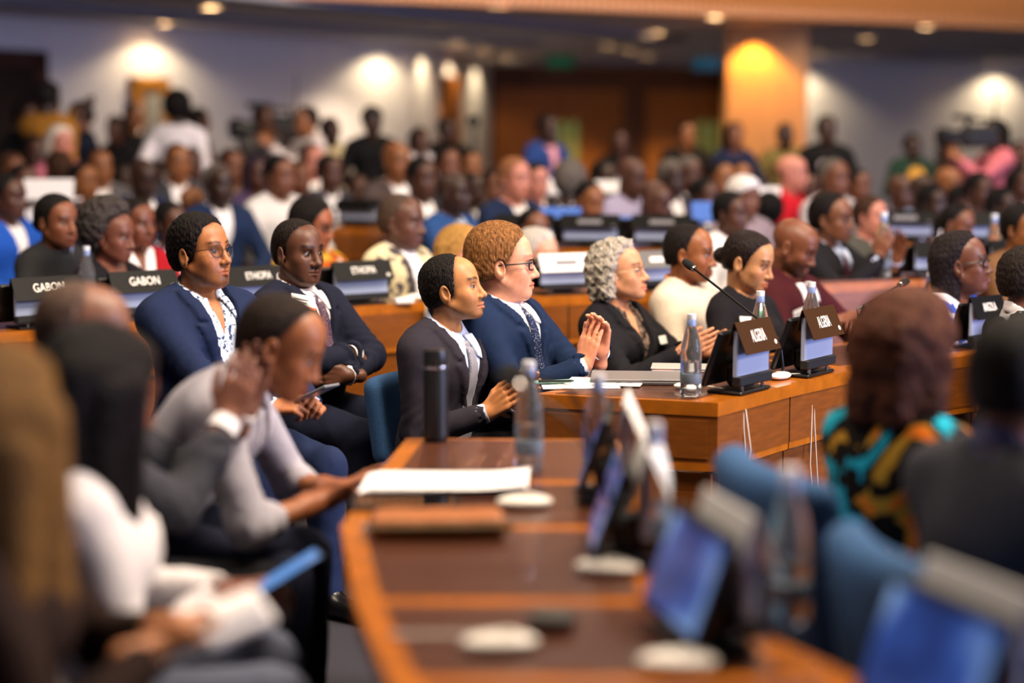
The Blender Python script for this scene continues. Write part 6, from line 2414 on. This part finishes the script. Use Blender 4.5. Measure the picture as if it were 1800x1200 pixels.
# ------------------------------------------------------------------ press equipment and bits on the far desks
def video_camera(label, x, y, d, rz, tripod=True, k=1.0):
    p = at_depth(x, y, d)
    o = empty('video_camera', (p[0], p[1], 0 if tripod else p[2] - .1), rz)
    tag(o, label, 'video camera')
    z = p[2] if tripod else .1
    MB().box((0, 0, z), (.34 * k, .15 * k, .20 * k), bevel=.03).build('camera_body', M_BLACKM, o)
    MB().tube([(.16 * k, 0, z), (.30 * k, 0, z), (.31 * k, 0, z), (.40 * k, 0, z)], [.055 * k, .055 * k, .075 * k, .08 * k], 14).build('lens', M_BLACK, o, True)
    MB().box((.02 * k, 0, z + .15 * k), (.26 * k, .03 * k, .03 * k), bevel=.01).build('top_handle', M_BLACKM, o)
    for x_ in (-.09, .12):
        MB().box((x_ * k, 0, z + .115 * k), (.025, .025, .06 * k)).build('handle_post', M_BLACKM, o)
    MB().tube([(.10 * k, .06 * k, z + .17 * k), (.30 * k, .06 * k, z + .18 * k)], .022 * k, 10).build('microphone', mat('mic_foam', '0c0c0d', rough=.9), o, True)
    MB().box((-.02 * k, -.13 * k, z + .05 * k), (.03, .10 * k, .07 * k), bevel=.01).build('viewfinder', M_BLACK, o)
    MB().tube([(-.12 * k, .03, z + .10 * k), (-.14 * k, .03, z + .42 * k)], [.012, .006], 8).build('antenna', M_BLACKM, o)
    if tripod:
        MB().lathe([(.07, z - .17 * k), (.07, z - .10 * k)], 14).build('tripod_head', M_BLACKM, o)
        MB().tube([(0, 0, z - .15), (0, 0, .75)], .03, 8).build('tripod_column', M_BLACKM, o)
        for j in range(3):
            a = j * 2.094 + .4
            MB().tube([(0.03 * math.cos(a), 0.03 * math.sin(a), z - .2), (.48 * math.cos(a), .48 * math.sin(a), 0.0)], [.022, .016], 8).build('tripod_leg', M_BLACKM, o)
        MB().tube([(-.05, 0, z - .13), (-.40, .08, z - .30)], .012, 8).build('pan_bar', M_BLACKM, o)
    return o


video_camera('black video camera on a tripod between two cameramen', 492, 226, 17.0, math.radians(215), True, 1.25)
p = at_depth(1722, 240, F_PX / 206)
o = video_camera('black video camera held by the operator in pink', 1722, 240, F_PX / 206, math.radians(195), False, .95)
p = at_depth(832, 213, 17.5)
o = empty('stand_lamp', (p[0], p[1], 0))
tag(o, 'round black lamp head on a tall thin stand by the corridor wall', 'lamp')
MB().lathe([(0, -.05), (.05, -.045), (.062, 0), (.05, .05), (0, .06)], 14, (0, 0, p[2])).build('lamp_head', M_BLACKM, o, True)
MB().tube([(0, 0, p[2] - .04), (0, 0, .4)], [.02, .025], 8).build('pole', mat('stand_grey', '3a3a38', rough=.5), o)
for j in range(3):
    a = j * 2.094
    MB().tube([(0, 0, .5), (.35 * math.cos(a), .35 * math.sin(a), 0)], .012, 6).build('leg', M_BLACKM, o)


def lid(label, x, y, d, w, h, m, rz=0.0, tilt=-.25, z=None):
    p = at_depth(x, y, d)
    o = empty('laptop', (p[0], p[1], p[2] - h / 2), rz)
    tag(o, label, 'laptop', 'open laptops in the crowd')
    MB().box((0, 0, h / 2), (w, .012, h), Matrix.Rotation(tilt, 3, 'X'), bevel=.004).build('screen_lid', m, o)
    MB().box((0, .12, .0), (w, .24, .014), bevel=.004).build('keyboard_base', m, o)
    return o


M_LIDW = mat('laptop_white', 'e6e2e2', rough=.5)
M_LIDB = mat('folder_blue', '2c62b8', rough=.5)
lid('white laptop lid at the left behind the grey jumper', 85, 333, 11.6, .33, .14, M_LIDW)
lid('white laptop lid behind the man in lavender shirt', 1078, 328, 13.4, .28, .09, M_LIDW)
lid('small white laptop lid right of the pink-faced man', 970, 328, 13.2, .17, .12, M_LIDW)
lid('blue folder-like laptop lid left of the white shirt', 1243, 372, 11.2, .20, .13, M_LIDB)
lid('bright blue laptop lid between the far dark units', 1102, 402, 10.9, .26, .16, M_LIDB)
lid('blue laptop lid before the man in white collar', 985, 378, 11.0, .26, .10, M_LIDB)
lid('pale laptop lid at the red jacket', 1345, 338, 12.6, .22, .08, M_LIDW)
